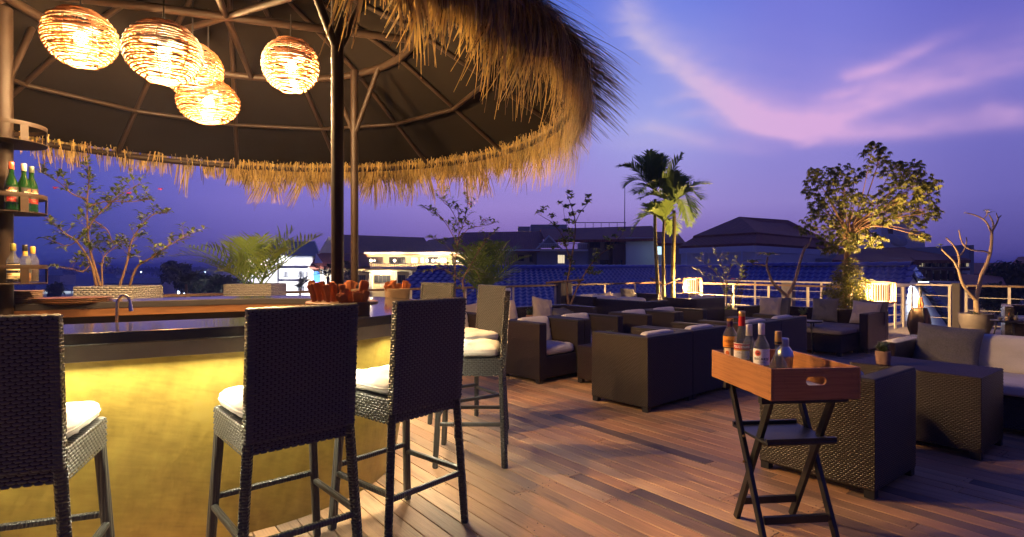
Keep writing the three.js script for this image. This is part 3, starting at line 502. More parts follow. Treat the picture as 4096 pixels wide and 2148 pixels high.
pill('beige pillow in shade on the left sofa, beside the bar stools', leftSofa, p1, -.2, .42, -.2, .42, .4, .15, -.25, .06, M.beige, 1);
pill('bright beige pillow leaning on the left sofa', leftSofa, p1, .5, .43, -.18, .42, .42, .15, -.3, -.2, M.beige, 2);
pill('grey pillow lying flat on the right end of the left sofa', leftSofa, p1, .93, .5, .02, .5, .45, .16, -1.35, 0, M.tweed, 3);
pill('pale pillow at the far left end of the left sofa', leftSofa, p1, -.85, .42, -.2, .4, .38, .14, -.25, .1, M.beige, 4);
pill('beige pillow on the far white sofa', white, p1, -.15, .43, -.02, .46, .36, .14, -.4, .1, M.beige, 5);
pill('brown grey pillow on the far white sofa', white, p1, .55, .5, -.02, .46, .36, .14, -.35, -.08, M.tweed, 6);
pill('beige pillow at the left end of the grey sofa', greyAt, greyTurn, -.8, .39, -.18, .44, .4, .14, -.22, .03, M.beige, 7);
pill('dark pillow tucked behind the beige one at the left end of the grey sofa', greyAt, greyTurn, -.66, .39, -.27, .42, .4, .1, -.1, -.04, M.tweed, 8);
pill('dark grey pillow in the middle of the grey sofa', greyAt, greyTurn, .18, .39, -.2, .44, .42, .15, -.2, .02, M.tweed, 9);
pill('light pillow beside the arm of the grey sofa', greyAt, greyTurn, .82, .39, -.15, .44, .4, .15, -.28, -.06, M.beige, 10);
pill('grey pillow hidden behind the light one by the lamp', greyAt, greyTurn, .9, .4, -.28, .44, .4, .1, -.12, -.05, M.tweed, 11);
pill('large grey tweed pillow on the pale sofa behind the potted herb', pale, q1, -.87, .42, .0, .52, .4, .17, -.3, -.06, M.tweed, 12);
pill('pale pillow cut off at the right edge', pale, q1, .5, .42, .0, .5, .44, .17, -.3, .05, M.beige, 13);

// low woven tables
function table(label, x, d, turn, w, dd, h, m = M.rattan) { const o = thing('woven_table', label, 'table', W(x, d), turn, 'low woven tables'); if (m === M.rattanBig) { const b = part('block', uvm(rbox(w - .006, h - .056, dd - .006, 0, (h + .05) / 2, 0, .012)), M.gap, o), t = { p: [], n: [] }; strandBlock(t, w - .004, h - .054, dd - .004, 0, (h + .05) / 2, 0, .026, .0125, .0038); part('weave', strandGeo(t), M.weave, b).userData.kind = 'stuff'; } else part('block', uvm(rbox(w, h - .05, dd, 0, (h + .05) / 2, 0, .012)), m, o); feet(o, w, dd); return o; }
table('dark woven table in front of the pale sofa at right', 3.24, 4.4, face(.7912, .6115), .84, .6, .58, M.rattanBig);
table('woven table between the front armchairs', 1.16, 6.56, f1, .62, .5, .44);
table('woven table between the second row armchairs', 2.64, 7.74, f1, .62, .5, .44);
table('woven table in front of the left sofa', .3, 8.1, p1, .55, .45, .56);
table('low woven table beside the corner loveseat', 3.25, 12.0, p1, .6, .5, .5);
function roundTable(label, x, d, h, r) { const o = thing('round_side_table', label, 'side table', W(x, d), .4); part('top', lathe([[.001, h - .02], [r - .01, h - .02], [r, h - .012], [r, h + .008], [r - .008, h + .008], [r - .012, h], [.001, h]], 40), M.black, o); for (let k = 0; k < 3; k++) { const a = k / 3 * 2 * PI; part('leg', rod(V3(Math.cos(a) * r * .55, h - .015, Math.sin(a) * r * .55), V3(Math.cos(a) * r * .85, 0, Math.sin(a) * r * .85), .011), M.black, o); } return o; }
roundTable('round black side table beside the grey sofa', 4.68, 8.85, .5, .21);
roundTable('round black side table with drinks near the right edge', 9.15, 10.35, .36, .24);

// pots with herbs on the tables
const clay = std('rough terracotta', rgb(.42, .25, .16), .85, { map: tex(256, 256, (u, v) => { const k = .8 + .5 * (tn(u, v, 4, 91, 5) - .45) - .25 * sstep(.58, .75, tn(u, v * 2, 6, 92, 4)); return [k, k * .98, k * .95]; }, { rx: 3, ry: 3 }) });
const herbLeaf = std('herb leaf', rgb(.09, .14, .03), .6), soil = std('potting soil', rgb(.02, .014, .01), .95);
function herb(label, x, d, y, r, h, gh, seed) {
  const o = thing('potted_herb', label, 'potted plant', W(x, d, y), 0, 'small potted herbs on the tables'), rn = rng(seed), s = new Soup();
  part('pot', uvm(lathe([[.001, 0], [r * .9, 0], [r * .96, .008], [r, h * .5], [r, h], [r - .008, h + .002], [r - .012, h - .004], [r - .014, h * .85], [.001, h * .85]], 24)), clay, o);
  part('soil', move(new THREE.CylinderGeometry(r - .016, r - .016, .004, 20), 0, h * .87, 0), soil, o);
  for (let i = 0; i < 46; i++) { const a = rn() * 6.28, e = .35 + rn() * .65, len = gh * (.5 + rn() * .5), top = V3(Math.cos(a) * len * .55 * (1 - e * .4), h * .85 + len * e, Math.sin(a) * len * .55 * (1 - e * .4)); for (let k = 0; k < 6; k++) { const t = .4 + .12 * k, p = V3(0, h * .85, 0).lerp(top, t), b = rn() * 6.28; s.leaf(p, V3(Math.cos(b), .5, Math.sin(b)).normalize(), V3(-Math.sin(b), 0, Math.cos(b)), .018 + rn() * .02, .008 + rn() * .004); } }
  part('foliage', s.geo(), herbLeaf, o);
}
herb('potted herb in a weathered clay pot on the table at right', 2.93, 4.42, .58, .052, .105, .11, 41);
herb('potted herb on the table between the front armchairs', 1.126, 6.5, .44, .045, .09, .12, 38);
herb('potted herb on the table between the second row armchairs', 2.64, 7.7, .44, .045, .09, .12, 43);
herb('potted herb on the table before the left sofa', .25, 8.05, .56, .05, .1, .12, 44);
herb('potted herb on the round table beside the grey sofa', 4.6, 8.85, .508, .05, .08, .16, 45);
herb('potted herb beside the corner loveseat', 3.3, 12.1, .5, .06, .14, .16, 46);

// ------------------------------------------------------------------ tray stand with bottles
const trayWood = std('oiled tray wood', rgb(.38, .165, .055), .5, { map: tex(512, 256, (u, v) => { const g = tn(u, v * 10, 8, 95, 4), kn = sstep(.7, .78, tn(u * 2, v * 2, 4, 96, 3)), cr = sstep(.495, .5, tn(u, v, 4, 97, 3)) * (1 - sstep(.5, .505, tn(u, v, 4, 97, 3))); const k = .6 + .75 * g - .35 * kn - .4 * cr; return [k, k * .97, k * .92]; }, { rx: 1.3, ry: 3 }), bumpMap: woodBump, bumpScale: .001 });
const TRAY = W(1.385, 2.9), TT = .104;
{
  const o = thing('serving_tray', 'deep wooden tray with cut out handles holding bottles', 'tray', V3(TRAY.x, .73, TRAY.z), TT), w = .446, l = .597, h = .15, t = .014;
  part('bottom', uvm(box(w - 2 * t - .002, .012, l - 2 * t - .002, 0, .01, 0)), trayWood, o);
  for (const s of [-1, 1]) part('side_board', uvm(rbox(t, h, l, s * (w / 2 - t / 2), h / 2, 0, .003)).rotateX(0), trayWood, o);
  for (const s of [-1, 1]) {
    const sh = new THREE.Shape(); sh.moveTo(-w / 2 + t + .001, 0); sh.lineTo(w / 2 - t - .001, 0); sh.lineTo(w / 2 - t - .001, h - .002); sh.lineTo(-w / 2 + t + .001, h - .002); sh.closePath();
    const k = new THREE.Path(), hw = .03, r = .02, cy = .088; k.absarc(hw, cy, r, -PI / 2, PI / 2, false); k.absarc(-hw, cy, r, PI / 2, 1.5 * PI, false); k.closePath(); sh.holes.push(k);
    part('end_board', uvm(move(extrude(sh, t - .004, .001, 10), 0, .001, s * (l / 2 - t / 2) - (t - .004) / 2)), trayWood, o);
  }
  part('divider', uvm(box(.008, .07, l - 2 * t - .004, -.06, .052, 0)), trayWood, o);
  const n = solo('folded_napkin', uvm(rbox(.14, .014, .2, 0, .007, 0, .006)), M.cream, 'folded white napkin lying in the wooden tray', 'napkin', undefined, V3(TRAY.x + .09, .747, TRAY.z + .1), TT);
}
{
  const o = thing('tray_stand', 'black folding stand with crossed legs and a small shelf', 'tray stand', V3(TRAY.x, 0, TRAY.z + .03), TT);
  for (const s of [-1, 1]) for (const k of [-1, 1]) part('leg', bar(V3(s * (.172 + k * .014), .0, k * .165), V3(s * (.172 + k * .014), .715, -k * .165), .022, .036, .003), M.black, o);
  for (const s of [-1, 1]) part('top_rail', box(.44, .03, .03, 0, .713, s * .175), M.black, o);
  for (const s of [-1, 1]) part('floor_rail', box(.33, .036, .02, 0, .11, s * .118), M.black, o);
  part('shelf', rbox(.36, .014, .34, 0, .497, 0, .004), M.black, o);
  for (const s of [-1, 1]) { part('shelf_lip', box(.36, .018, .016, 0, .512, s * .16), M.black, o); }
  for (const s of [-1, 1]) for (const y of [.36, .49]) part('rivet', move(new THREE.SphereGeometry(.007, 10, 8), s * .206, y, 0), std('brass rivet', rgb(.25, .16, .06), .4, { metalness: 1 }), o);
}
function labelTex(w, h, draw) { const c = document.createElement('canvas'); c.width = w; c.height = h; const x = c.getContext('2d'); draw(x, w, h); const t = new THREE.CanvasTexture(c); t.colorSpace = THREE.SRGBColorSpace; t.wrapS = THREE.RepeatWrapping; t.anisotropy = 4; return t; }
function band(r, y0, y1, a0, a1, m) { const g = new THREE.CylinderGeometry(r, r, y1 - y0, 24, 1, true, a0, a1 - a0); return [move(g, 0, (y0 + y1) / 2, 0), m]; }
const glass = phys('clear glass', rgb(.8, .84, .8), .03, { transmission: .95, thickness: 0, ior: 1.5 }), greenGlass = phys('dark green glass', rgb(.006, .03, .008), .05, { transmission: .25, thickness: 0, ior: 1.5 }), brownGlass = phys('amber glass', rgb(.1, .03, .008), .05, { transmission: .3, thickness: 0, ior: 1.5 });
function bottle(name, label, pos, prof, { g = glass, cap, capMat, neck, labels = [], fill, fillMat, turn = 0, group = 'bottles on the tray' }) {
  const o = thing(name, label, 'bottle', pos, turn, group);
  part('glass', lathe([[.001, .003], ...prof], 28), g, o);
  if (fill) part('liquid', lathe([[.001, .006], ...prof.filter(([r, y]) => y < fill && y > .004).map(([r, y]) => [r - .003, y]), [prof.filter(([r, y]) => y < fill).pop()[0] - .003, fill], [.001, fill]], 24), fillMat, o);
  if (cap) part('cap', lathe(cap, 20), capMat, o);
  if (neck) part('neck_band', ...(() => { const [r, y0, y1, m] = neck; return band(r, y0, y1, 0, 2 * PI, m); })(), o);
  for (const [r, y0, y1, a0, a1, m] of labels) part('label', ...band(r, y0, y1, a0, a1, m), o);
  return o;
}
const metalCap = (c, r = .3) => std('bottle cap', rgb(...c), r, { metalness: .5 });
const gold = metalCap([.5, .3, .1]), whiteCap = std('white cap', rgb(.6, .56, .6), .4), silverCap = metalCap([.55, .5, .5]);
const paper = (t, c = rgb(1, 1, 1)) => std('printed label', c, .6, { map: t });
const ginL = paper(labelTex(512, 320, (x, w, h) => { x.fillStyle = '#e08a1c'; x.fillRect(0, 0, w, h); x.fillStyle = '#f0a83a'; x.beginPath(); x.ellipse(w / 2, 40, 90, 60, 0, 0, 7); x.fill(); x.fillStyle = '#7a2a0c'; x.font = 'bold 92px serif'; x.textAlign = 'center'; x.fillText("GORDON'S", w / 2, 180); x.fillStyle = '#b05010'; x.fillRect(0, 262, w, 14); }));
const ginArt = paper(labelTex(256, 256, (x, w, h) => { x.fillStyle = '#e7c9a0'; x.fillRect(0, 0, w, h); x.fillStyle = '#d8621c'; x.beginPath(); x.arc(128, 150, 80, 0, 7); x.fill(); x.strokeStyle = '#f4e6c4'; x.lineWidth = 12; x.beginPath(); x.arc(128, 150, 84, 0, 7); x.stroke(); }));
const vodL = paper(labelTex(768, 512, (x, w, h) => { x.fillStyle = '#e8e2da'; x.fillRect(0, 0, w, h); x.fillStyle = '#b3201c'; x.fillRect(0, 20, w, 180); x.fillStyle = '#d9a33c'; x.fillRect(0, 200, w, 38); x.fillStyle = '#fff'; x.font = 'bold 112px sans-serif'; x.textAlign = 'center'; x.fillText('STOLICHNAYA', w / 2, 150); x.fillStyle = '#555'; x.font = 'italic 54px serif'; x.fillText('vodka', w * .42, 320); x.strokeStyle = '#777'; x.lineWidth = 3; x.beginPath(); x.moveTo(120, 440); for (let i = 0; i < 40; i++) x.lineTo(120 + i * 13, 430 + 26 * Math.sin(i * 1.7)); x.stroke(); }));
const rumL = paper(labelTex(768, 640, (x, w, h) => { x.fillStyle = '#efece6'; x.fillRect(0, 0, w, h); x.fillStyle = '#c8362a'; x.beginPath(); x.arc(250, 170, 120, 0, 7); x.fill(); x.strokeStyle = '#e8d9b8'; x.lineWidth = 10; x.beginPath(); x.arc(250, 170, 108, 0, 7); x.stroke(); x.fillStyle = '#2a1a18'; x.beginPath(); x.moveTo(250, 190); x.quadraticCurveTo(200, 120, 165, 170); x.quadraticCurveTo(200, 160, 215, 210); x.lineTo(250, 225); x.lineTo(285, 210); x.quadraticCurveTo(300, 160, 335, 170); x.quadraticCurveTo(300, 120, 250, 190); x.fill(); x.fillStyle = '#1c1c1c'; x.font = 'bold 132px sans-serif'; x.textAlign = 'center'; x.fillText('BACARDÍ', w / 2, 440); x.font = '58px sans-serif'; x.fillText('SUPERIOR', w / 2, 540); x.fillStyle = '#444'; x.fillRect(590, 360, 26, 90); }));
const local = (x, z) => V3(x, .747, z).applyAxisAngle(V3(0, 1, 0), TT).add(V3(TRAY.x, 0, TRAY.z));
const face0 = PI * .5 + .0;
{
  const L = (r, y0, y1, m, a = 1.25, c = 0) => [r + .0008, y0, y1, c - a, c + a, m];
  bottle('spirit_bottle', 'clear bottle with an orange label and a purple and gold cap', local(-.165, -.2), [[.034, .003], [.036, .012], [.036, .225], [.034, .24], [.018, .268], [.0145, .28], [.0145, .29]], { cap: [[.001, .318], [.0165, .318], [.0165, .275], [.001, .275]], capMat: std('purple seal', rgb(.05, .02, .07), .35), neck: [.0172, .306, .32, gold], labels: [L(.036, .165, .225, ginL), L(.036, .115, .16, ginArt, .5, -.3)], turn: -.45 });
  bottle('spirit_bottle', 'tall clear bottle with a red and white label and a red neck', local(-.15, -.1), [[.038, .003], [.04, .012], [.04, .2], [.037, .222], [.018, .275], [.015, .29], [.015, .34]], { cap: [[.001, .368], [.0165, .368], [.0165, .34], [.001, .34]], capMat: gold, neck: [.0168, .29, .341, std('red seal', rgb(.5, .02, .015), .35)], labels: [L(.04, .115, .2, vodL, 1.3)], turn: -.55 });
  bottle('spirit_bottle', 'clear unlabelled bottle standing in the middle of the row', local(-.165, .0), [[.034, .003], [.037, .012], [.037, .175], [.034, .2], [.018, .235], [.0145, .25], [.0145, .27]], { cap: [[.001, .306], [.0155, .306], [.0165, .25], [.001, .25]], capMat: silverCap });
  bottle('spirit_bottle', 'clear bottle with a white label bearing a red round emblem', local(-.15, .09), [[.036, .003], [.038, .01], [.038, .2], [.036, .215], [.017, .25], [.0145, .262], [.0145, .27]], { cap: [[.001, .322], [.0158, .322], [.0158, .266], [.001, .266]], capMat: whiteCap, labels: [L(.038, .118, .198, rumL, 1.35)], turn: -.4, fill: .1, fillMat: phys('clear spirit', rgb(.9, .92, .8), .02, { transmission: 1, thickness: 0 }) });
  bottle('spirit_bottle', 'slim necked clear bottle with a gold cap in the near corner', local(-.14, .22), [[.036, .003], [.04, .01], [.04, .12], [.037, .145], [.028, .16], [.015, .195], [.0135, .23], [.0135, .245]], { cap: [[.001, .297], [.0155, .297], [.0155, .235], [.001, .235]], capMat: gold, neck: [.016, .238, .248, std('black band', rgb(.02, .02, .02), .4)] });
  const s = thing('cocktail_shaker', 'steel cocktail shaker standing inside the wooden tray', 'shaker', local(.04, -.02), 0);
  part('cup', lathe([[.001, 0], [.03, 0], [.032, .005], [.042, .13], [.043, .135]], 32), std('satin steel', rgb(.5, .5, .55), .28, { metalness: 1 }), s);
  const c = part('strainer_top', lathe([[.044, .134], [.045, .142], [.04, .165], [.026, .185], [.022, .19]], 32), std('satin steel', rgb(.5, .5, .55), .28, { metalness: 1 }), s);
  part('cap', lathe([[.022, .19], [.0225, .225], [.019, .232], [.001, .234]], 32), std('satin steel', rgb(.5, .5, .55), .28, { metalness: 1 }), c);
  const g2 = thing('wine_glass', 'upturned stem glass behind the red necked bottle', 'glass', local(-.09, -.17), 0);
  part('bowl', lathe([[.032, .0], [.036, .04], [.03, .085], [.006, .105], [.0045, .16], [.0045, .2], [.03, .206], [.001, .208]], 24), glass, g2);
}

// ------------------------------------------------------------------ things on and in the bar
const wick = std('pale wicker', rgb(.34, .2, .1), .6, { map: bigTint, bumpMap: wrapBump, bumpScale: .006 });
const napk = std('orange napkin cloth', rgb(.36, .1, .022), .85, { map: fabricTint });
function basket(label, pos, turn, w, d, h, nk, seed, nlabel, group) {
  const o = thing('wicker_basket', label, 'basket', pos, turn, 'baskets of napkins on the bar'), gs = [];
  for (let i = 0; i < 9; i++) { const y = .006 + i / 8 * (h - .012), k = lerp(.92, 1, i / 8), P = []; for (let a = 0; a < 40; a++) { const t = a / 40 * 2 * PI, c = Math.cos(t), s = Math.sin(t), n = 5, q = Math.pow(Math.abs(c) ** n + Math.abs(s) ** n, -1 / n), wv = .0015 * Math.sin(a * PI / 2 + i * PI); P.push(V3(c * q * (w / 2 * k + wv), y, s * q * (d / 2 * k + wv))); } gs.push(plain(new THREE.TubeGeometry(new THREE.CatmullRomCurve3(P, true), 80, .0062, 5, true))); }
  part('woven_wall', merge(gs), wick, o); part('floor', uvm(box(w * .88, .008, d * .88, 0, .006, 0)), wick, o);
  const r = rng(seed);
  for (let i = 0; i < nk; i++) {
    const a = r() * 2 - 1, b = r() * 2 - 1, H = .12 + r() * .03, P = [[.001, 0], [.013, .004], [.013, H * .4], [.016, H * .8], [.018, H * .95], [.012, H], [.001, H]], g = lathe(P, 12), pp = g.attributes.position;
    for (let k = 0; k < pp.count; k++) { const x = pp.getX(k), y = pp.getY(k), z = pp.getZ(k), f = fbm(x * 60 + i * 3, y * 22, z * 60, 3) * .012 * (y / H); pp.setXYZ(k, x * (1 + .5 * y / H) + f * 1.6, y + f, z * (.38) + f); } g.computeVertexNormals();
    const n = solo('rolled_napkin', uvm(g), napk, nlabel, 'napkin', group, V3(a * (w / 2 - .034), .011, b * (d / 2 - .034)).applyAxisAngle(V3(0, 1, 0), turn).add(pos)); n.rotation.set(b * .34, turn + r() * .6, -a * .36);
  }
}
basket('wicker basket of orange napkins nearest to us on the counter', W(-.885, 3.15, 1.0702), .35, .16, .13, .085, 14, 51, 'rolled orange napkin standing in the nearest basket on the counter', 'napkins in the nearest basket');
basket('wicker basket of orange napkins beyond the posts, right of the far one', W(-1.02, 4.98, 1.0702), .5, .2, .16, .09, 14, 52, 'rolled orange napkin in the lit basket beyond the posts', 'napkins in the lit far basket');
basket('wicker basket of orange napkins seen between the two posts', W(-1.42, 4.85, 1.0702), .3, .16, .13, .09, 10, 53, 'rolled orange napkin in the basket between the posts', 'napkins in the basket between the posts');
{
  const o = thing('round_post_shelf', 'round wooden shelf around the front post above the counter', 'shelf', W(-1.0, 3.3, 1.13), 0); part('disc', uvm(lathe([[.04, 0], [.2, 0], [.206, .006], [.206, .016], [.2, .02], [.04, .02]], 48)), M.barWood, o);
  const r = rng(61); for (let i = 0; i < 16; i++) { const a = r() * 6.28, q = .085 + r() * .085, H = .1 + r() * .025, g = lathe([[.001, 0], [.012, .004], [.013, H * .5], [.017, H * .9], [.013, H], [.001, H]], 12), pp = g.attributes.position; for (let k = 0; k < pp.count; k++) { const y = pp.getY(k), f = fbm(pp.getX(k) * 60 + i, y * 22, pp.getZ(k) * 60, 3) * .012 * y / H; pp.setXYZ(k, pp.getX(k) * 1.2 + f, y, pp.getZ(k) * .4 + f); } g.computeVertexNormals(); const n = solo('rolled_napkin', uvm(g), napk, 'rolled orange napkin standing on the round shelf at the front post', 'napkin', 'napkins on the round post shelf', W(-1.0 + Math.cos(a) * q, 3.3 + Math.sin(a) * q, 1.151)); n.rotation.set(-Math.sin(a) * .25, 0, -Math.cos(a) * .25); }
}
// bottle shelves round the left post
{
  const shelf = [1.236, 1.74, 2.24], PC = W(-3.64, 4.0);
  shelf.forEach((y, i) => {
    const o = thing('bottle_shelf', ['lowest', 'middle', 'topmost'][i] + ' round steel bottle shelf on the left post', 'shelf', V3(PC.x, y, PC.z), 0, 'round shelves on the left post');
    part('plate', lathe([[.064, -.008], [.25, -.008], [.252, -.004], [.252, 0], [.064, 0]], 48), M.steelDark, o);
    part('guard_rail', lathe([[.246, .1], [.251, .1], [.251, .13], [.246, .13], [.246, .1]], 48), M.steelDark, o);
    for (let k = 0; k < 5; k++) { const a = .35 + k / 5 * 2 * PI, g = box(.05, .104, .005, 0, .05, 0); g.rotateY(-a + PI / 2); part('upright', move(g, Math.cos(a) * .248, 0, Math.sin(a) * .248), M.steelDark, o); }
  });
  const vermL = paper(labelTex(512, 384, (x, w, h) => { x.fillStyle = '#140c0a'; x.fillRect(0, 0, w, h); x.fillStyle = '#c4552a'; x.beginPath(); x.arc(w / 2, 120, 88, 0, 7); x.fill(); x.fillStyle = '#0c0808'; x.fillRect(40, 84, w - 80, 74); x.fillStyle = '#f0dcc0'; x.font = 'bold 74px sans-serif'; x.textAlign = 'center'; x.fillText('MARTINI', w / 2, 148); x.fillStyle = '#8a1c1c'; x.fillRect(120, 260, w - 240, 110); x.fillStyle = '#d8b8a0'; x.font = '46px sans-serif'; x.fillText('ROSSO', w / 2, 330); }));
  const bitL = paper(labelTex(512, 384, (x, w, h) => { x.fillStyle = '#ecdcae'; x.fillRect(0, 0, w, h); x.fillStyle = '#2a1010'; x.fillRect(0, 0, w, 130); x.fillStyle = '#f6ead0'; x.font = 'bold 96px sans-serif'; x.textAlign = 'center'; x.fillText('CAMPARI', w / 2, 104); x.fillStyle = '#7a5a30'; x.font = '50px serif'; x.fillText('BITTER', w / 2, 250); }));
  const whiteL = paper(labelTex(256, 192, (x, w, h) => { x.fillStyle = '#e9d6a0'; x.fillRect(0, 0, w, h); x.fillStyle = '#b88a20'; x.fillRect(20, 30, 90, 36); x.fillStyle = '#403018'; x.fillRect(20, 100, w - 40, 12); x.fillRect(20, 130, w - 90, 12); }));
  const prof = [[.036, .003], [.038, .012], [.038, .17], [.034, .2], [.016, .25], [.0145, .27], [.0145, .31]], prof2 = [[.034, .003], [.036, .01], [.036, .15], [.033, .17], [.015, .2], [.0135, .23], [.0135, .255]];
  const capR = (r, y0, y1) => [[.001, y1], [r, y1], [r, y0], [.001, y0]];
  const put = (a, r, y) => V3(PC.x + Math.cos(a) * r, y + .002, PC.z + Math.sin(a) * r), G = 'bottles on the round shelves';
  const L = (r, y0, y1, m, t) => [r + .0008, y0, y1, -1.3 + t, 1.3 + t, m];
  const mk = (a, sh, label, opt, pr = prof) => bottle('spirit_bottle', label, put(a, .17, shelf[sh]), pr, { group: G, turn: .72, ...opt });
  const red = metalCap([.6, .12, .05]), pale2 = metalCap([.7, .55, .4]), yel = metalCap([.7, .42, .08]);
  mk(.55, 1, 'green bottle with a red cap and black label on the middle shelf', { g: greenGlass, cap: capR(.0165, .29, .34), capMat: red, labels: [L(.038, .06, .17, vermL, 0)] });
  mk(-.35, 1, 'dark green bottle with a dull cap at the back of the middle shelf', { g: greenGlass, cap: capR(.0165, .29, .335), capMat: metalCap([.12, .14, .1]), labels: [L(.038, .06, .17, vermL, .5)] });
  mk(.1, 1, 'green bottle with a pale cap at the right of the middle shelf', { g: greenGlass, cap: capR(.0165, .29, .34), capMat: pale2, labels: [L(.038, .06, .17, vermL, .9)] });
  mk(1.35, 1, 'amber bottle with a cream label at the left of the middle shelf', { g: brownGlass, cap: capR(.0165, .29, .34), capMat: yel, labels: [L(.038, .06, .17, bitL, 0)] });
  mk(.5, 0, 'clear bottle of dark spirit with a pale label on the lowest shelf', { cap: capR(.0165, .225, .275), capMat: metalCap([.25, .22, .05]), labels: [L(.036, .09, .13, whiteL, 0), L(.036, .03, .07, whiteL, 0)], fill: .14, fillMat: std('dark spirit', rgb(.012, .006, .012), .2) }, prof2);
  mk(.05, 0, 'clear bottle of amber spirit at the right of the lowest shelf', { cap: capR(.016, .225, .27), capMat: metalCap([.03, .03, .03]), neck: [.0148, .19, .226, yel], fill: .07, fillMat: std('amber spirit', rgb(.35, .12, .015), .2) }, prof2);
  mk(-.45, 0, 'yellow capped bottle at the back of the lowest shelf', { cap: capR(.016, .21, .26), capMat: yel, fill: .12, fillMat: std('brown spirit', rgb(.05, .02, .01), .2) }, prof2);
  mk(1.3, 0, 'milky white bottle at the left of the lowest shelf', { cap: capR(.016, .225, .27), capMat: metalCap([.3, .26, .06]), labels: [L(.036, .09, .13, whiteL, 0)], fill: .15, fillMat: std('cream liqueur', rgb(.6, .5, .36), .3) }, prof2);
}
// menus, trays, tap, boards, glasses
{
  const menu = std('brown menu cover', rgb(.2, .13, .08), .7), r = rng(71);
  for (let i = 0; i < 6; i++) { const y = 1.0702 + i * .0165; solo('menu_book', merge([rbox(.24, .004, .2, 0, .002, 0, .0015, 1), rbox(.24, .004, .2, 0, .0136, 0, .0015, 1), box(.225, .0072, .19, -.004, .0078, 0)]), menu, ['lowest', 'second lowest', 'third lowest', 'third highest', 'second highest', 'topmost'][i] + ' brown menu in the stack beside the left post', 'menu', 'stacked menus', W(-3.78, 4.3, y), .35 + (r() - .5) * .25); }
  const trayM = std('brown plastic tray', rgb(.1, .045, .02), .3), TG = 'stacked oval trays';
  for (let i = 0; i < 3; i++) { const g = lathe([[.001, 0], [.17, 0], [.205, .014], [.21, .016], [.208, .019], [.17, .005], [.001, .005]], 48); g.scale(1.25, 1, .8); solo('oval_tray', g, trayM, ['bottom', 'middle', 'top'][i] + ' brown oval tray in the flat stack on the far counter', 'tray', TG, W(-3.38, 4.3, 1.0702 + i * .0135), .5); }
  const tap = thing('bar_tap', 'curved steel tap rising from the bar sink', 'tap', barW(-.5, .95, .66), 0);
  part('spout', limb([V3(0, 0, 0), V3(0, .17, 0), V3(.008, .225, 0), V3(.035, .25, 0), V3(.062, .235, 0), V3(.072, .195, 0)], .0085, .0078, 10, 26), M.chrome, tap); part('nozzle', rod(V3(.0715, .2, 0), V3(.075, .165, 0), .0085, .011, 14), M.chrome, tap); part('collar', rod(V3(0, 0, 0), V3(0, .02, 0), .02, .018, 16), M.chrome, tap);
  const bp = barW(-.62, .8615, .6), board = thing('cutting_board', 'pale cutting board lying on the bar work top', 'board', bp, .6); part('slab', rbox(.26, .016, .16, 0, .008, 0, .006), std('pale board', rgb(.6, .42, .26), .5), board);
  for (let i = 0; i < 3; i++) { const g = thing('cocktail_glass', 'shallow cocktail glass in the row on the bar work top', 'glass', barW(-.28 + i * .13, .8615, .68), 0, 'cocktail glasses on the work top'); part('bowl', lathe([[.001, 0], [.03, .002], [.004, .006], [.004, .07], [.012, .08], [.055, .125]], 24), glass, g); }
  const so = thing('power_socket', 'white power socket fixed under the far counter', 'socket', barW(-.42, .885, -.926), BAR_TURN); part('plate', rbox(.12, .075, .012, 0, 0, 0, .004), std('socket plastic', rgb(.5, .42, .34), .45), so); part('plug', rbox(.03, .03, .03, -.03, 0, .02, .006), M.foot, so); part('cable', limb([V3(-.03, 0, .035), V3(-.035, -.05, .05), V3(-.05, -.12, .04), V3(-.06, -.2, .03)], .004, .004, 6), M.foot, so);
}

// ------------------------------------------------------------------ railings, pillars, fence
function railing(label, a, b, { posts, bars, top = .96, wood = M.railWood, postW = .05 }) {
  const o = thing('railing', label, 'railing', a.clone()), v = b.clone().sub(a), L = v.length(), u = v.clone().normalize(), ang = Math.atan2(-u.z, u.x);
  const seg = (name, s, e, y, w, h, m, p = o) => { const g = box(e - s, h, w, (s + e) / 2, y, 0); g.rotateY(ang); return part(name, uvm(g), m, p); };
  seg('handrail', 0, L, top - .02, .1, .04, wood);
  for (let i = 0; i <= posts; i++) { const g = box(postW, top - .042, .02, i / posts * (L - .1) + .05, (top - .042) / 2, 0); g.rotateY(ang); part('post', g, M.whitePaint, o); }
  for (const y of bars) seg('bar', .02, L - .02, y, .012, .012, M.whitePaint);
  return o;
}
railing('timber topped railing along the far left edge of the deck', ST(-9.4, -1.2), ST(-9.4, 8.55), { posts: 8, bars: [.12, .5] });
railing('timber topped railing behind the areca palms', ST(-9.4, 8.95), ST(-9.4, 12.4), { posts: 3, bars: [.12, .5] });
railing('timber topped railing behind the grey sofa', ST(-9.2, 12.47), ST(-4.75, 12.47), { posts: 5, bars: [.2, .45, .66] });
railing('pale outer railing beyond the grey sofa', ST(-9.5, 15.5), ST(-3.9, 15.5), { posts: 6, bars: [.2, .45, .7], wood: M.whitePaint });
railing('railing between the dark pillars behind the umbrella stand', ST(-3.7, 15.5), ST(-2.15, 15.5), { posts: 2, bars: [.08, .4, .68] });
railing('railing at the right edge behind the potted frangipani', ST(-1.65, 15.5), ST(1.6, 15.5), { posts: 3, bars: [.08, .4, .68] });
const pillarMat = std('brown grey render', rgb(.085, .075, .075), .8), pillarMat2 = std('grey render', rgb(.2, .19, .2), .8);
function pillar(label, p, w, d, h, m) { const o = thing('pillar', label, 'pillar', p, TURN); part('shaft', uvm(rbox(w, h - .02, d, 0, (h - .02) / 2, 0, .006)), m, o); part('capping', uvm(rbox(w + .02, .02, d + .02, 0, h - .01, 0, .004)), m, o); }
pillar('wide dark pillar in the railing at right', ST(-1.9, 15.5), .42, .3, 1.0, pillarMat);
pillar('narrow dark pillar at the end of the slatted fence', ST(-3.8, 15.5), .14, .3, .99, pillarMat);
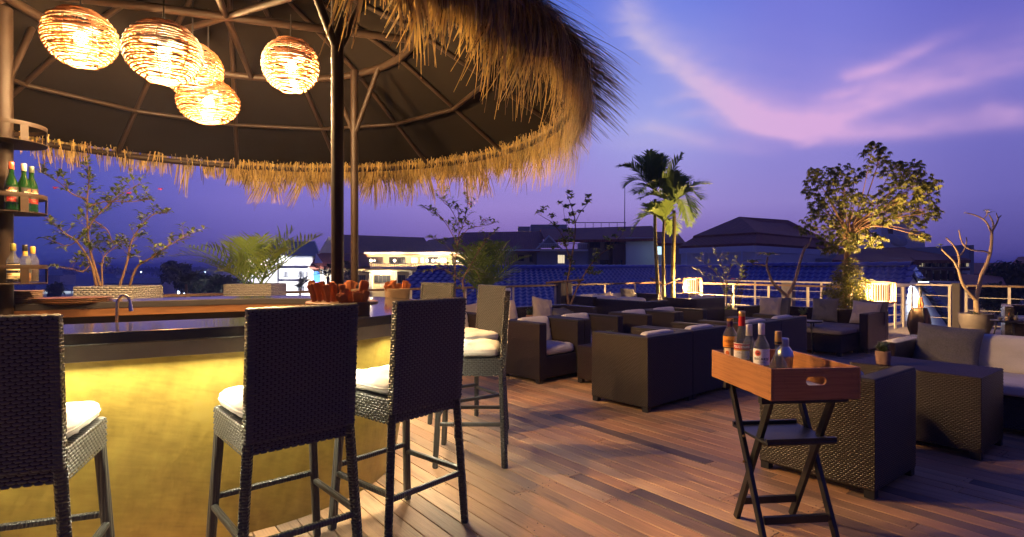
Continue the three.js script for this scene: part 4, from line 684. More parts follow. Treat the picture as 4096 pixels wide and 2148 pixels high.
pillar('grey pillar in the outer railing behind the bare frangipani', ST(-7.6, 15.56), .3, .2, .98, pillarMat2);
pillar('dark square pillar in the railing left of the areca palms', ST(-9.42, 8.75), .24, .34, 1.0, pillarMat);
{
  const a = ST(-4.6, 12.47), o = thing('slatted_fence', 'pale slatted fence panel behind the lit lamp', 'fence', a.clone(), TURN + PI / 2);
  part('top_rail', uvm(box(2.9, .05, .06, 1.45, .93, 0)), M.whitePaint, o); part('bottom_rail', uvm(box(2.9, .05, .03, 1.45, .1, 0)), M.whitePaint, o);
  for (let i = 0; i < 6; i++) part('slat', uvm(box(.11, .9, .02, .12 + i * .52, .45, .028)), M.whitePaint, o);
  for (const y of [.3, .5, .7]) part('bar', box(2.86, .014, .014, 1.45, y, 0), M.whitePaint, o);
}

// ------------------------------------------------------------------ slatted cube lamps
const lampWood = std('lamp slat wood', rgb(.16, .08, .035), .6), diffMat = std('lamp diffuser glow', rgb(.8, .7, .5), .8, { emissive: rgb(1, .7, .34), emissiveIntensity: 2 });
function cubeLamp(label, x, d, y, w, turn, I) {
  const o = thing('slatted_lamp', label, 'lamp', W(x, d), turn);
  part('pedestal', uvm(rbox(.15, y - .02, .15, 0, (y - .02) / 2, 0, .006)), M.whitePaint, o);
  part('base_plate', rbox(w + .03, .03, w + .03, 0, y, 0, .004), lampWood, o); part('top_frame', merge([box(w + .01, .02, .02, 0, y + w, w / 2), box(w + .01, .02, .02, 0, y + w, -w / 2), box(.02, .02, w - .012, w / 2, y + w, 0), box(.02, .02, w - .012, -w / 2, y + w, 0)]), lampWood, o);
  for (let s = 0; s < 4; s++) for (let i = 0; i < 8; i++) { const g = box(.02, w - .026, .006, -w / 2 + (i + .5) / 8 * w, y + w / 2 + .003, w / 2); g.rotateY(s * PI / 2); part('slat', g, lampWood, o); }
  part('diffuser', move(new THREE.CylinderGeometry(w * .36, w * .36, w - .05, 24, 1, true), 0, y + w / 2, 0), diffMat, o);
  part('bulb', move(new THREE.SphereGeometry(.05, 16, 12), 0, y + w * .42, 0), bulbMat, o);
  const p = new THREE.PointLight(rgb(1, .58, .22), I, 0, 2); p.position.set(0, y + w * .42, 0); p.castShadow = true; p.shadow.radius = 2.5; o.add(p);
}
cubeLamp('lit slatted lamp in the corner between palms and potted bush', 4.37, 13.55, .72, .35, TURN + .25, 70);
cubeLamp('lit slatted lamp beside the golden tree and umbrella stand', 7.08, 10.75, .68, .37, TURN - .2, 75);

// ------------------------------------------------------------------ planting
const leafMat = (n, c, tr = .35) => phys(n, rgb(...c), .75, { transmission: tr, thickness: 0, ior: 1.35 });
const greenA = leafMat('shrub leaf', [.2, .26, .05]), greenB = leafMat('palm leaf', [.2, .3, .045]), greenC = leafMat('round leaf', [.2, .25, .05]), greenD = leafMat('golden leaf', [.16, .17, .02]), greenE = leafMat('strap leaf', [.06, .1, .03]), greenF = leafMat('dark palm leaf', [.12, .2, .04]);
const barkA = std('brown bark', rgb(.22, .13, .075), .85, { bumpMap: tex(128, 256, (u, v) => tn(u, v, 16, 101, 4), { rx: 8, ry: 4 }), bumpScale: .004 }), barkB = std('grey mottled bark', rgb(.38, .29, .21), .85, { map: tex(256, 256, (u, v) => { const k = .75 + .6 * (tn(u, v, 12, 102, 4) - .4); return [k, k * .97, k * .92]; }, { rx: 6, ry: 4 }), bumpMap: tex(128, 128, (u, v) => tn(u, v, 16, 103, 4), { rx: 8, ry: 6 }), bumpScale: .003 });
const palmStem = std('ringed palm stem', rgb(.2, .17, .06), .55, { map: tex(64, 512, (u, v) => { const f = (v * 5) % 1, k = f < .06 ? .45 : .85 + .2 * (tn(u, v, 8, 104, 3) - .5); return [k, k, k * .9]; }, { rx: 4, ry: 1 }) });
const petal = std('red petal', rgb(.6, .03, .05), .6), palePetal = std('pale bud', rgb(.6, .5, .42), .7);
const wideBump = weaveBump.clone(), wideTint = weaveTint.clone(); for (const t of [wideBump, wideTint]) { t.repeat.set(1 / .48, 1 / .36); t.needsUpdate = true; }
const paleRattan = std('pale grey rattan', rgb(.42, .4, .36), .38, { map: wideTint, bumpMap: wideBump, bumpScale: .02 });
const terracotta = std('grey glazed clay', rgb(.17, .15, .145), .5, { map: tex(256, 256, (u, v) => { const k = .8 + .5 * (tn(u, v, 4, 105, 5) - .45); return [k, k, k]; }, { rx: 2, ry: 2 }) });
function planterBox(o, w, d, h, m, y0 = 0) { part('planter', uvm(merge([rbox(w, h, .03, 0, y0 + h / 2, d / 2 - .015, .008), rbox(w, h, .03, 0, y0 + h / 2, -d / 2 + .015, .008), rbox(.03, h - .002, d - .062, w / 2 - .015, y0 + h / 2, 0, .008), rbox(.03, h - .002, d - .062, -w / 2 + .015, y0 + h / 2, 0, .008), box(w - .064, .03, d - .064, 0, y0 + .02, 0)])), m, o); part('soil', box(w - .064, .02, d - .064, 0, y0 + h - .06, 0), soil, o); }
function roundPot(o, r, h, m) { part('pot', uvm(lathe([[.001, .01], [r * .62, .01], [r * .68, .02], [r * .95, h * .55], [r, h * .82], [r * .97, h * .95], [r * 1.0, h], [r * .93, h], [r * .9, h * .93], [r * .9, h * .88], [.001, h * .88]], 40)), m, o); part('soil', move(new THREE.CylinderGeometry(r * .89, r * .89, .02, 28), 0, h * .885, 0), soil, o); }
const rel = (o, v) => v.clone().sub(o.position);
// stems with twigs and leaves; stems: [[points], r0, r1]
function foliage(o, stems, m, { twigs = 14, twig = .16, leaves = 5, len = .045, wid = .35, seed = 1, from = .3, tips = true, bark = barkA, droop = .25, spread = 1 }) {
  const r = rng(seed), s = new Soup(), tw = [];
  stems.forEach(([pts, r0, r1], si) => {
    const P = pts.map((p) => rel(o, p)); part('stem', limb(P, r0, r1, 6, 0, .2, r), bark, o); const cur = new THREE.CatmullRomCurve3(P), L = cur.getLength(), n = Math.max(2, Math.round(twigs * L));
    for (let i = 0; i < n; i++) {
      const t = lerp(from, 1, (i + r()) / n), p = cur.getPointAt(Math.min(1, t)), tg = cur.getTangentAt(Math.min(1, t)), a = r() * 6.28, dir = V3(Math.cos(a), .5 * r() + .1, Math.sin(a)).multiplyScalar(spread).addScaledVector(tg, .7).normalize(), l = twig * (.4 + r()), e = p.clone().addScaledVector(dir, l);
      tw.push(limb([p, p.clone().lerp(e, .5).add(V3(0, l * .06, 0)), e], .0026, .0012, 4, 3));
      for (let k = 0; k < leaves; k++) { const q = p.clone().lerp(e, .35 + .65 * (k + 1) / leaves), b = r() * 6.28, ld = V3(Math.cos(b), r() * .9 - .2, Math.sin(b)).addScaledVector(dir, .6).normalize(), sd = V3().crossVectors(ld, V3(0, 1, .01)).normalize(); s.leaf(q, ld, sd, len * (.6 + r() * .7), len * wid * (.5 + r() * .3), .3, droop); }
    }
  });
  if (tw.length) part('twigs', merge(tw), bark, o); part('foliage', s.geo(), m, o);
}
const c4 = (x, y, d) => at(x / 7.72, (600 + y / 1.93) / 4, d), c6 = (x, y, d) => at((1800 + x / 1.93) / 4, (800 + y / 1.93) / 4, d), c7 = (x, y, d) => at((2700 + x / 2.251) / 4, (900 + y / 2.251) / 4, d), c8 = (x, y, d) => at((3500 + x / 3.002) / 4, (850 + y / 3.002) / 4, d), cP = (x, y, d) => at((2460 + x / 1.986) / 4, (560 + y / 1.986) / 4, d), cT = (x, y, d) => at((3100 + x / 2.047) / 4, (540 + y / 2.047) / 4, d);
const J = (f, pts, d, dj = 0) => pts.map(([x, y], i) => f(x, y, d + dj * (i / pts.length) ** 1.3));
function flowers(o, list, m, sz) { const s = new Soup(), r = rng(77); list.forEach((p) => { const c = rel(o, p); for (let k = 0; k < 7; k++) { const a = k / 7 * 6.28, d = V3(Math.cos(a), r() - .3, Math.sin(a)).normalize(); s.leaf(c, d, V3().crossVectors(d, V3(.1, 1, 0)).normalize(), sz, sz * .4, .2, .3); } }); part('flower', s.geo(), m, o); }
{ // bush beyond the bar, left
  const o = thing('potted_bush', 'thin branched bush in a woven planter beyond the bar at left', 'potted bush', W(-4.2, 6), .15); planterBox(o, .62, .5, 1.15, paleRattan); o.rotation.y = 0; const d = 6;
  foliage(o, [[J(c4, [[745, 1050], [700, 870], [585, 700], [500, 640], [370, 530]], d, -.3), .016, .004], [J(c4, [[585, 700], [690, 600], [720, 540], [930, 350], [1080, 260]], d, .25), .012, .003], [J(c4, [[775, 1050], [690, 740], [675, 540], [675, 380], [685, 260], [685, 110]], d, .1), .014, .003], [J(c4, [[675, 380], [560, 340], [470, 260], [300, 160]], d, -.3), .007, .002], [J(c4, [[720, 540], [830, 620], [880, 720], [960, 700]], d, .2), .007, .002], [J(c4, [[925, 1050], [985, 850], [1010, 720], [1080, 600], [1200, 490], [1290, 490]], d, .3), .013, .003], [J(c4, [[1000, 1050], [1060, 900], [1170, 830], [1300, 740], [1440, 670]], d, -.3), .012, .003], [J(c4, [[790, 1050], [800, 830], [880, 760], [960, 720]], d, .2), .01, .003], [J(c4, [[700, 880], [640, 940], [560, 920], [460, 905]], d, -.25), .007, .002], [J(c4, [[675, 440], [800, 400], [1000, 400], [1180, 380]], d, .3), .007, .002], [J(c4, [[600, 700], [520, 740], [400, 700]], d, -.2), .006, .002]], greenA, { twigs: 22, twig: .14, leaves: 7, len: .085, seed: 201, from: .25 });
  flowers(o, [c4(430, 290, 5.8), c4(1240, 300, 6.2), c4(1000, 330, 6.1)], petal, .035);
}
// feather palms: fronds arch from the crown to a tip
function frondTo(o, base, tip, lift, leafLen, n, m, seed, wid = .016, hang = .5) {
  const r = rng(seed), a = rel(o, base), b = rel(o, tip), mid = a.clone().lerp(b, .5); mid.y += lift; const cur = new THREE.QuadraticBezierCurve3(a, mid, b), s = new Soup(), ra = [];
  for (let i = 0; i <= 8; i++) ra.push(cur.getPoint(i / 8));
  const f = part('frond', limb(ra, .009, .002, 5, 10), m, o);
  for (let i = 0; i < n; i++) {
    const t = .14 + .86 * i / n, p = cur.getPoint(t), tg = cur.getTangent(t).normalize(), sd = V3().crossVectors(tg, V3(0, 1, .02)).normalize(), up = V3().crossVectors(sd, tg), l = leafLen * Math.sin(PI * Math.min(.97, .18 + .76 * t)) * (.8 + .4 * r());
    for (const k of [-1, 1]) { const dir = sd.clone().multiplyScalar(k * .75).addScaledVector(tg, .75).addScaledVector(up, .3 + (r() - .5) * .35).normalize(), q = p.clone().addScaledVector(dir, l * .5), e = p.clone().addScaledVector(dir, l); e.y -= l * hang * (.4 + .7 * r()); q.y -= l * hang * .1; const w = V3().crossVectors(dir, up).normalize().multiplyScalar(wid); s.quad(p.clone().addScaledVector(w, .5), q.clone().add(w), q.clone().sub(w), p.clone().addScaledVector(w, -.5)); s.tri(q.clone().add(w), e, q.clone().sub(w)); }
  }
  part('leaflets', s.geo(), m, f);
}
{
  const o = thing('potted_palm', 'feathery palm in a woven planter beyond the bar', 'potted palm', W(-3.43, 7.5), 0); planterBox(o, .62, .5, 1.13, paleRattan); const b = at(256, 287, 7.5);
  [[171, 257, -.3, .5], [186, 247, .3, .3], [207, 247, -.5, .25], [228, 243, .4, .2], [246, 240, -.3, .15], [262, 236, .3, .15], [294, 229, .1, .2], [318, 236, -.2, .25], [214, 272, -.6, .25], [196, 262, .5, .3], [286, 240, .6, .15], [276, 250, -.6, .2]].forEach(([x, y, dj, l], i) => frondTo(o, b.clone().add(V3((i % 4 - 1.5) * .05, -.02, (i % 3 - 1) * .05)), at(x, y, 7.5 + dj), l * .7, .46, 15, greenB, 300 + i, .013, .2));
}
{
  const o = thing('palm_beside_railing', 'bushy feather palm behind the railing next to the hibiscus', 'palm', ST(-9.9, 5.6, -1.5)), d = 9.9, b = c6(250, 760, d); part('trunk', limb([V3(0, 0, 0), rel(o, b).multiplyScalar(.6), rel(o, b)], .06, .03, 8), palmStem, o);
  [[150, 420, .3], [280, 330, -.3], [330, 320, .4], [430, 330, -.2], [520, 370, .3], [590, 440, -.4], [90, 480, .2], [370, 350, 0], [470, 640, -.3], [540, 560, .2], [60, 600, .3], [120, 360, -.3]].forEach(([x, y, dj], i) => frondTo(o, b.clone().add(V3((i % 4 - 1.5) * .06, 0, 0)), c6(x, y, d + dj * 1.5), .28, .5, 17, greenB, 340 + i, .015, .25));
}
{ // areca clump beside the corner lamp
  const o = thing('areca_palm', 'three stemmed areca palm rising beside the corner lamp', 'palm', W(3.7, 13.75, 0)), d = 13.75;
  planterBox(o, .9, .6, .5, M.rattan);
  const stem = (pts, r) => part('trunk', limb(pts.map((p) => rel(o, p)), r, r * .75, 10, 16), palmStem, o);
  stem([cP(345, 1260, d), cP(330, 1000, d), cP(318, 740, d), cP(318, 470, d)], .05); stem([cP(388, 1260, d - .1), cP(384, 1000, d - .1), cP(384, 760, d - .1), cP(390, 640, d - .1)], .045); stem([cP(460, 1260, d + .05), cP(462, 950, d + .05), cP(470, 700, d + .05), cP(468, 560, d + .05)], .055);
  part('tie_stick', limb([rel(o, cP(280, 1095, d - .15)), rel(o, cP(385, 1155, d - .15))], .018, .018, 7), M.railWood, o); part('tie_stick', limb([rel(o, cP(370, 1160, d - .17)), rel(o, cP(515, 1098, d - .17))], .018, .018, 7), M.railWood, o);
  const cr = (bx, by, list, m, s0, ll) => list.forEach(([x, y, l, dj], i) => frondTo(o, cP(bx, by, d), cP(x, y, d + (dj || 0)), l, ll, 34, m, s0 + i, .02, .3));
  cr(322, 420, [[30, 215, .45, -.3], [75, 375, .5, .3], [165, 130, .1, .4], [270, 85, 0, -.3], [355, 115, .05, .3], [540, 105, -.1, -.4], [180, 425, .35, -.6], [430, 330, .4, .5], [400, 140, .05, 0]], greenF, 400, .5);
  cr(455, 520, [[750, 350, .35, .2], [470, 250, 0, -.3], [630, 620, .9, -.4], [590, 690, .8, .5], [300, 240, .1, .4], [200, 470, .35, -.3], [690, 470, .5, -.6], [540, 290, .05, .5], [380, 600, .5, .6]], greenF, 420, .5);
  cr(388, 660, [[120, 770, .75, .2], [250, 510, .05, -.3], [330, 500, 0, .3], [440, 490, .05, -.2], [210, 610, .4, -.4], [450, 750, .5, .3]], greenB, 440, .42);
}
{ // hibiscus beside the bar stools
  const d = 8.3, o = thing('potted_hibiscus', 'tall thin hibiscus in a woven planter behind the bar stools', 'potted bush', W(-.66, d)); planterBox(o, .5, .45, .66, std('tan rattan', rgb(.26, .16, .09), .45, { map: weaveTint, bumpMap: weaveBump, bumpScale: .006 }));
  foliage(o, [[J(c6, [[30, 900], [40, 700], [40, 480], [70, 250], [60, 40]], d, .1), .015, .004], [J(c6, [[100, 900], [110, 740], [100, 620], [160, 500], [230, 380], [330, 250]], d, -.3), .014, .003], [J(c6, [[40, 480], [10, 400], [-60, 330], [-150, 290]], d, .3), .008, .002], [J(c6, [[60, 350], [-20, 200], [-100, 100], [-190, 60]], d, -.3), .007, .002], [J(c6, [[65, 280], [110, 160], [130, 60], [150, -40]], d, .3), .007, .002], [J(c6, [[100, 640], [0, 560], [-90, 530], [-160, 560]], d, -.2), .006, .002], [J(c6, [[70, 300], [150, 220], [260, 200], [340, 180]], d, .2), .006, .002], [J(c6, [[50, 150], [0, 60], [-60, 0], [-40, -80]], d, .2), .006, .002], [J(c6, [[160, 500], [210, 560], [230, 620]], d, -.2), .005, .002]], greenA, { twigs: 18, twig: .14, leaves: 6, len: .085, seed: 211, from: .15 });
  flowers(o, [c6(265, 155, d + .2), c6(155, 30, d)], petal, .05);
}
{ // round leaved tree in a dark planter
  const d = 10.1, o = thing('round_leaved_tree', 'small round leaved tree tied to a stick in a dark woven planter', 'tree', W(1.0, d)); planterBox(o, .42, .42, .66, M.rattan);
  foliage(o, [[J(c6, [[915, 830], [905, 640], [930, 480], [905, 390], [860, 260], [770, 160]], d, -.2), .026, .007], [J(c6, [[930, 480], [960, 320], [965, 150], [930, 30], [900, -50]], d, .2), .018, .004], [J(c6, [[965, 180], [1010, 90], [1060, 30], [1080, -20]], d, .2), .008, .003], [J(c6, [[925, 820], [1000, 640], [1060, 540], [1120, 460], [1200, 390], [1340, 260]], d, -.4), .018, .004], [J(c6, [[770, 160], [700, 120], [660, 95]], d, 0), .006, .002], [J(c6, [[860, 260], [830, 330], [850, 420]], d, -.2), .006, .002], [J(c6, [[1040, 560], [1100, 570], [1160, 575]], d, .3), .006, .002], [J(c6, [[960, 300], [890, 150], [870, 20]], d, .3), .006, .002]], greenC, { twigs: 6, twig: .13, leaves: 6, len: .1, wid: 1, seed: 221, from: .25, droop: .5 });
  part('tie_stick', limb([rel(o, c6(740, 640, d - .1)), rel(o, c6(1035, 615, d - .1))], .02, .018, 7), M.railWood, o);
}
function tuft(o, c, n, len, m, seed, wid = .012, up = .8) { const r = rng(seed), s = new Soup(), b = rel(o, c); for (let i = 0; i < n; i++) { const a = r() * 6.28, dir = V3(Math.cos(a), up * (.4 + r()), Math.sin(a)).normalize(), l = len * (.5 + r() * .6), sd = V3(-Math.sin(a), 0, Math.cos(a)).multiplyScalar(wid); let p = b.clone().add(V3(Math.cos(a) * .05, 0, Math.sin(a) * .05)); for (let k = 0; k < 4; k++) { const q = p.clone().addScaledVector(dir, l / 4), w0 = 1 - k / 4, w1 = 1 - (k + 1) / 4; s.quad(p.clone().addScaledVector(sd, w0), q.clone().addScaledVector(sd, w1), q.clone().addScaledVector(sd, -w1), p.clone().addScaledVector(sd, -w0)); p = q; dir.y -= .28; dir.normalize(); } } part('strap_leaves', s.geo(), m, o); }
{ // potted bush right of the corner lamp
  const d = 12.5, o = thing('potted_bush', 'straggly bush with strap leaves in a round grey pot near the corner lamp', 'potted bush', W(4.8, d)); roundPot(o, .29, .42, terracotta);
  foliage(o, [[J(c7, [[440, 800], [440, 560], [385, 450], [270, 340], [215, 300]], d, -.3), .013, .003], [J(c7, [[460, 800], [465, 600], [440, 420], [390, 300], [370, 240]], d, .2), .012, .003], [J(c7, [[480, 800], [520, 620], [570, 500], [600, 400], [540, 300]], d, .3), .012, .003], [J(c7, [[440, 560], [360, 520], [250, 440], [200, 400]], d, .2), .007, .002], [J(c7, [[465, 480], [500, 380], [460, 280]], d, -.2), .006, .002], [J(c7, [[560, 520], [640, 460]], d, .1), .005, .002]], greenA, { twigs: 14, twig: .12, leaves: 7, len: .075, seed: 231, from: .25 });
  tuft(o, W(4.8, d, .38), 70, .5, greenE, 232); flowers(o, [c7(520, 482, d)], petal, .05);
}
function rosette(s, o, p, n, len, r) { const c = rel(o, p); for (let i = 0; i < n; i++) { const a = i / n * 6.28 + r() * .5, d = V3(Math.cos(a), .25 + r() * .4, Math.sin(a)).normalize(); s.leaf(c, d, V3().crossVectors(d, V3(0, 1, .01)).normalize(), len * (.8 + r() * .4), len * .16, .25, .3); } }
{ // bare frangipani behind the grey sofa
  const d = 11.4, o = thing('frangipani_tree', 'bare forked frangipani with a leaf tuft behind the grey sofa', 'tree', W(5.62, d)), r = rng(241), L = (pts, a, b, dj = 0) => part('limb', limb(J(c7, pts, d, dj).map((p) => rel(o, p)), a, b, 8, 16, .15, r), barkB, o); planterBox(o, .6, .5, .36, M.rattan);
  part('trunk', limb([rel(o, c7(1012, 800, d)), rel(o, c7(1010, 700, d)), rel(o, c7(1010, 636, d))], .05, .04, 9), barkB, o);
  L([[1010, 640], [950, 590], [875, 510], [845, 430], [825, 365], [835, 285]], .036, .016, -.3); L([[825, 370], [770, 358], [700, 352]], .016, .011, -.2); L([[1010, 640], [1060, 550], [1095, 450], [1130, 320], [1160, 230], [1185, 175]], .036, .02, .3); L([[1165, 215], [1200, 190], [1228, 110]], .017, .01, .1);
  const s = new Soup(); rosette(s, o, c7(838, 275, d - .3), 9, .3, r); rosette(s, o, c7(695, 345, d - .3), 9, .3, r); part('leaf_tuft', s.geo(), greenC, o);
}
{ // golden tree and the shrub at its foot
  const d = 11.1, o = thing('golden_tree', 'spreading tree lit golden by the lamp, above the grey sofa', 'tree', W(6.62, d)), r = rng(251), s = new Soup(); planterBox(o, .7, .6, .5, M.rattan);
  const tr = [cT(575, 1500, d), cT(570, 1200, d), cT(585, 950, d), cT(600, 760, d)].map((p) => rel(o, p)); part('trunk', limb(tr, .045, .03, 9, 14), barkA, o); part('trunk', limb([cT(600, 1400, d + .1), cT(595, 1100, d + .1), cT(600, 900, d + .1)].map((p) => rel(o, p)), .03, .025, 8), barkA, o);
  const cl = [[320, 300, 60], [450, 330, 100], [550, 300, 80], [650, 330, 70], [290, 370, 50], [420, 460, 110], [560, 470, 110], [350, 560, 70], [280, 460, 50], [480, 600, 110], [650, 560, 110], [800, 560, 90], [790, 130, 80], [880, 130, 50], [840, 240, 100], [960, 290, 110], [1080, 320, 110], [1130, 260, 70], [1200, 370, 90], [1280, 390, 60], [1100, 440, 120], [1230, 490, 90], [950, 470, 110], [1050, 590, 120], [1200, 610, 110], [1290, 630, 60], [900, 640, 100], [750, 680, 110], [600, 720, 120], [450, 760, 110], [350, 650, 70], [250, 740, 80], [560, 860, 110], [420, 890, 80], [700, 840, 90], [830, 850, 60], [1180, 790, 60], [1220, 830, 40], [500, 880, 90], [650, 870, 80], [960, 560, 100], [1140, 680, 80]];
  const tw = [];
  cl.forEach(([x, y, q], i) => {
    const dd = d + (r() - .5) * 1.3, c = rel(o, cT(x, y, dd)), R = q / 8.188 * d / F, jt = rel(o, x < 700 ? cT(lerp(595, x, .35), lerp(760, y, .3) + 20, d) : cT(lerp(640, x, .35), lerp(720, y, .25), d)), n = Math.round(44 * (q / 100) ** 2) + 8;
    tw.push(limb([tr[3].clone().lerp(tr[2], r() * .5), jt, c], .014, .004, 5, 10));
    for (let k = 0; k < n; k++) {                                   // drooping sprays of five or six leaflets
      const a = r() * 6.28, e = Math.acos(2 * r() - 1), rr = R * Math.cbrt(.15 + .85 * r()), p = c.clone().add(V3(Math.sin(e) * Math.cos(a) * rr, Math.cos(e) * rr, Math.sin(e) * Math.sin(a) * rr * 1.2)); if (k % 3 === 0) tw.push(limb([c, c.clone().lerp(p, .5).add(V3(0, .02, 0)), p], .003, .0014, 3, 3));
      const h = r() * 6.28; for (let j = 0; j < 6; j++) { const b = h + (j - 2.5) * .5, dir = V3(Math.cos(b), -.35 - r() * .5, Math.sin(b)).normalize(); s.leaf(p, dir, V3().crossVectors(dir, V3(0, 1, .01)).normalize(), .06 + r() * .04, .013 + r() * .005, .2, .35); }
    }
  });
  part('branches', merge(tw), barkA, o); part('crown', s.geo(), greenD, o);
  const o2 = thing('golden_shrub', 'dense shrub glowing in the lamp light at the foot of the golden tree', 'shrub', W(6.75, 10.95)), s2 = new Soup(), t2 = []; planterBox(o2, .9, .5, .38, M.rattan);
  [[600, 1050, 60], [560, 1120, 80], [640, 1110, 50], [620, 1200, 110], [520, 1250, 100], [700, 1240, 80], [450, 1310, 70], [740, 1310, 60], [600, 1310, 110], [480, 1400, 80], [700, 1400, 90], [590, 1420, 100]].forEach(([x, y, q]) => {
    const c = rel(o2, cT(x, y, 10.95 + (r() - .5) * .5)), R = q / 8.188 * d / F, n = Math.round(85 * (q / 100) ** 2) + 8; t2.push(limb([V3(0, .3, 0), V3(c.x * .4, c.y * .5, c.z * .4), c], .01, .003, 5, 8));
    for (let k = 0; k < n; k++) { const a = r() * 6.28, e = Math.acos(2 * r() - 1), rr = R * Math.cbrt(.1 + .9 * r()), p = c.clone().add(V3(Math.sin(e) * Math.cos(a) * rr, Math.cos(e) * rr, Math.sin(e) * Math.sin(a) * rr)), h = r() * 6.28; for (let j = 0; j < 4; j++) { const b = h + j * 1.5, dir = V3(Math.cos(b), r() - .35, Math.sin(b)).normalize(); s2.leaf(p, dir, V3().crossVectors(dir, V3(0, 1, .01)).normalize(), .07 + r() * .05, .017 + r() * .006, .25, .3); } }
  });
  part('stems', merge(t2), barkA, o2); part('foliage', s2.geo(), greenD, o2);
}
{ // potted frangipani at right
  const d = 11.1, o = thing('potted_frangipani', 'bare branched frangipani in a round grey pot at right', 'potted tree', W(9.2, d)), r = rng(261), L = (pts, a, b, dj = 0) => part('limb', limb(J(c8, pts, d, dj).map((p) => rel(o, p)), a, b, 8, 20, .14, r), barkB, o);
  roundPot(o, .285, .43, terracotta); part('saucer', lathe([[.001, 0], [.2, 0], [.25, .04], [.255, .045], [.245, .05], [.2, .012], [.001, .012]], 36), terracotta, o);
  part('trunk', limb([V3(0, .3, 0), rel(o, c8(1222, 1200, d)), rel(o, c8(1218, 1110, d)), rel(o, c8(1212, 1045, d))], .06, .045, 10), barkB, o);
  L([[1210, 1050], [1160, 990], [1110, 940], [1050, 850], [1000, 690], [940, 580], [860, 500], [800, 440]], .036, .013, -.3); L([[1000, 690], [1012, 600], [1008, 530], [985, 465], [930, 380], [850, 300]], .024, .012, .2); L([[1008, 535], [1060, 470], [1100, 350], [1095, 300]], .015, .009, .3);
  L([[1214, 1045], [1250, 900], [1280, 750], [1340, 620], [1380, 490], [1398, 360], [1402, 240]], .042, .024, .2); L([[1402, 250], [1345, 130], [1290, 75], [1180, 25], [1100, 8]], .019, .012, .1); L([[1402, 250], [1420, 160], [1408, 100], [1370, 30]], .02, .013, .3); L([[1415, 210], [1465, 120], [1480, 70], [1512, 38]], .017, .011, .2); L([[1376, 490], [1310, 465], [1190, 455], [1090, 415], [1040, 350], [1005, 210]], .017, .011, -.2); L([[1480, 70], [1465, 40], [1455, 5]], .011, .008, .1); L([[1300, 80], [1340, 30], [1345, -30]], .01, .008, 0);
  const s = new Soup(); [[790, 400, 5], [760, 425, 4], [1370, 10, 6], [1345, -20, 4]].forEach(([x, y, n]) => rosette(s, o, c8(x, y, d), n, .13, r)); part('leaf_tuft', s.geo(), greenE, o); flowers(o, [c8(1345, -15, d), c8(1090, 5, d)], palePetal, .05); tuft(o, W(9.2, d, .4), 30, .34, greenE, 262, .02, .6);
}
{ // vase that holds umbrellas
  const p = W(7.72, 10.6), o = thing('carved_floor_vase', 'barrel shaped carved vase with dark bands holding umbrellas', 'vase', p, .5);
  const carve = std('carved brown wood', rgb(.3, .19, .1), .65, { map: tex(512, 512, (u, v) => { const a = Math.abs(((u * 3) % 1) - .5) * 2, k = tn(u, (v * 1 + a * .5) % 1, 32, 111, 2), st = sstep(.45, .55, tn(u * 2, (v + a * .35) * 1 % 1, 64, 112, 1)); return [.35 + .65 * st, (.35 + .65 * st) * .96, (.35 + .65 * st) * .9]; }, { rx: 1, ry: 1 }), bumpMap: tex(256, 256, (u, v) => tn(u * 2, v, 64, 113, 1)), bumpScale: .004 });
  const pr = [[.001, .0], [.105, 0], [.115, .01], [.175, .22], [.18, .3], [.16, .44], [.12, .565], [.11, .57], [.1, .56], [.1, .3], [.001, .3]]; part('body', plain(new THREE.LatheGeometry(pr.map(([a, b]) => new THREE.Vector2(a, b)), 40)), carve, o);
  for (let k = 0; k < 3; k++) { const a = k / 3 * 6.28 + .2, P = [[.118, .012], [.178, .22], [.183, .3], [.163, .44], [.123, .563]].map(([r, y]) => V3(Math.cos(a) * r, y, Math.sin(a) * r)); part('dark_band', limb(P, .02, .02, 8, 16), M.foot, o); }
  part('rim', move(new THREE.TorusGeometry(.112, .012, 8, 32).rotateX(PI / 2), 0, .57, 0), M.foot, o);
  const um = std('orange umbrella cloth', rgb(.5, .17, .07), .8);
  [[-.03, .0, -.1, 0, 'folded orange umbrella leaning left in the carved vase'], [.03, .02, .08, .2, 'folded orange umbrella leaning right in the carved vase']].forEach(([x, z, tilt, ph, label]) => {
    const u = thing('folded_umbrella', label, 'umbrella', p.clone().add(V3(x, .31, z)), ph, 'umbrellas in the vase'); u.rotation.z = tilt; const g = lathe([[.001, 0], [.012, .05], [.02, .22], [.034, .3], [.04, .34], [.03, .4], [.03, .46], [.012, .47]], 24), q = g.attributes.position;
    for (let i = 0; i < q.count; i++) { const a = Math.atan2(q.getZ(i), q.getX(i)), k = 1 + .28 * Math.sin(a * 6 + q.getY(i) * 9); q.setX(i, q.getX(i) * k); q.setZ(i, q.getZ(i) * k); } g.computeVertexNormals(); part('canopy', g, um, u); part('shaft', rod(V3(0, .45, 0), V3(0, .5, 0), .008), M.foot, u); part('handle', limb([V3(0, .48, 0), V3(0, .56, 0), V3(ph ? 0 : -.015, .63, 0), V3(ph ? 0 : -.03, .66, 0)], .013, .014, 9), M.foot, u);
  });
}
{ // drinks on the right hand side table
  [[-.12, 0], [.06, .05], [.14, -.03]].forEach(([x, z], i) => { const g = thing('tumbler', ['tumbler standing alone at the left of the side table', 'tumbler with orange straws on the side table', 'tumbler with a green garnish on the side table'][i], 'glass', W(9.15 + x, 10.35 + z, .361)); part('cup', lathe([[.001, .002], [.03, .002], [.038, .09]], 20), glass, g); part('drink', lathe([[.001, .006], [.028, .006], [.034, .06], [.001, .06]], 18), std('juice', rgb(.45, .3, .18), .3), g); if (i) part('straw', rod(V3(0, .02, 0), V3(.03, .15, 0), .006), i === 1 ? napk : herbLeaf, g); });
}

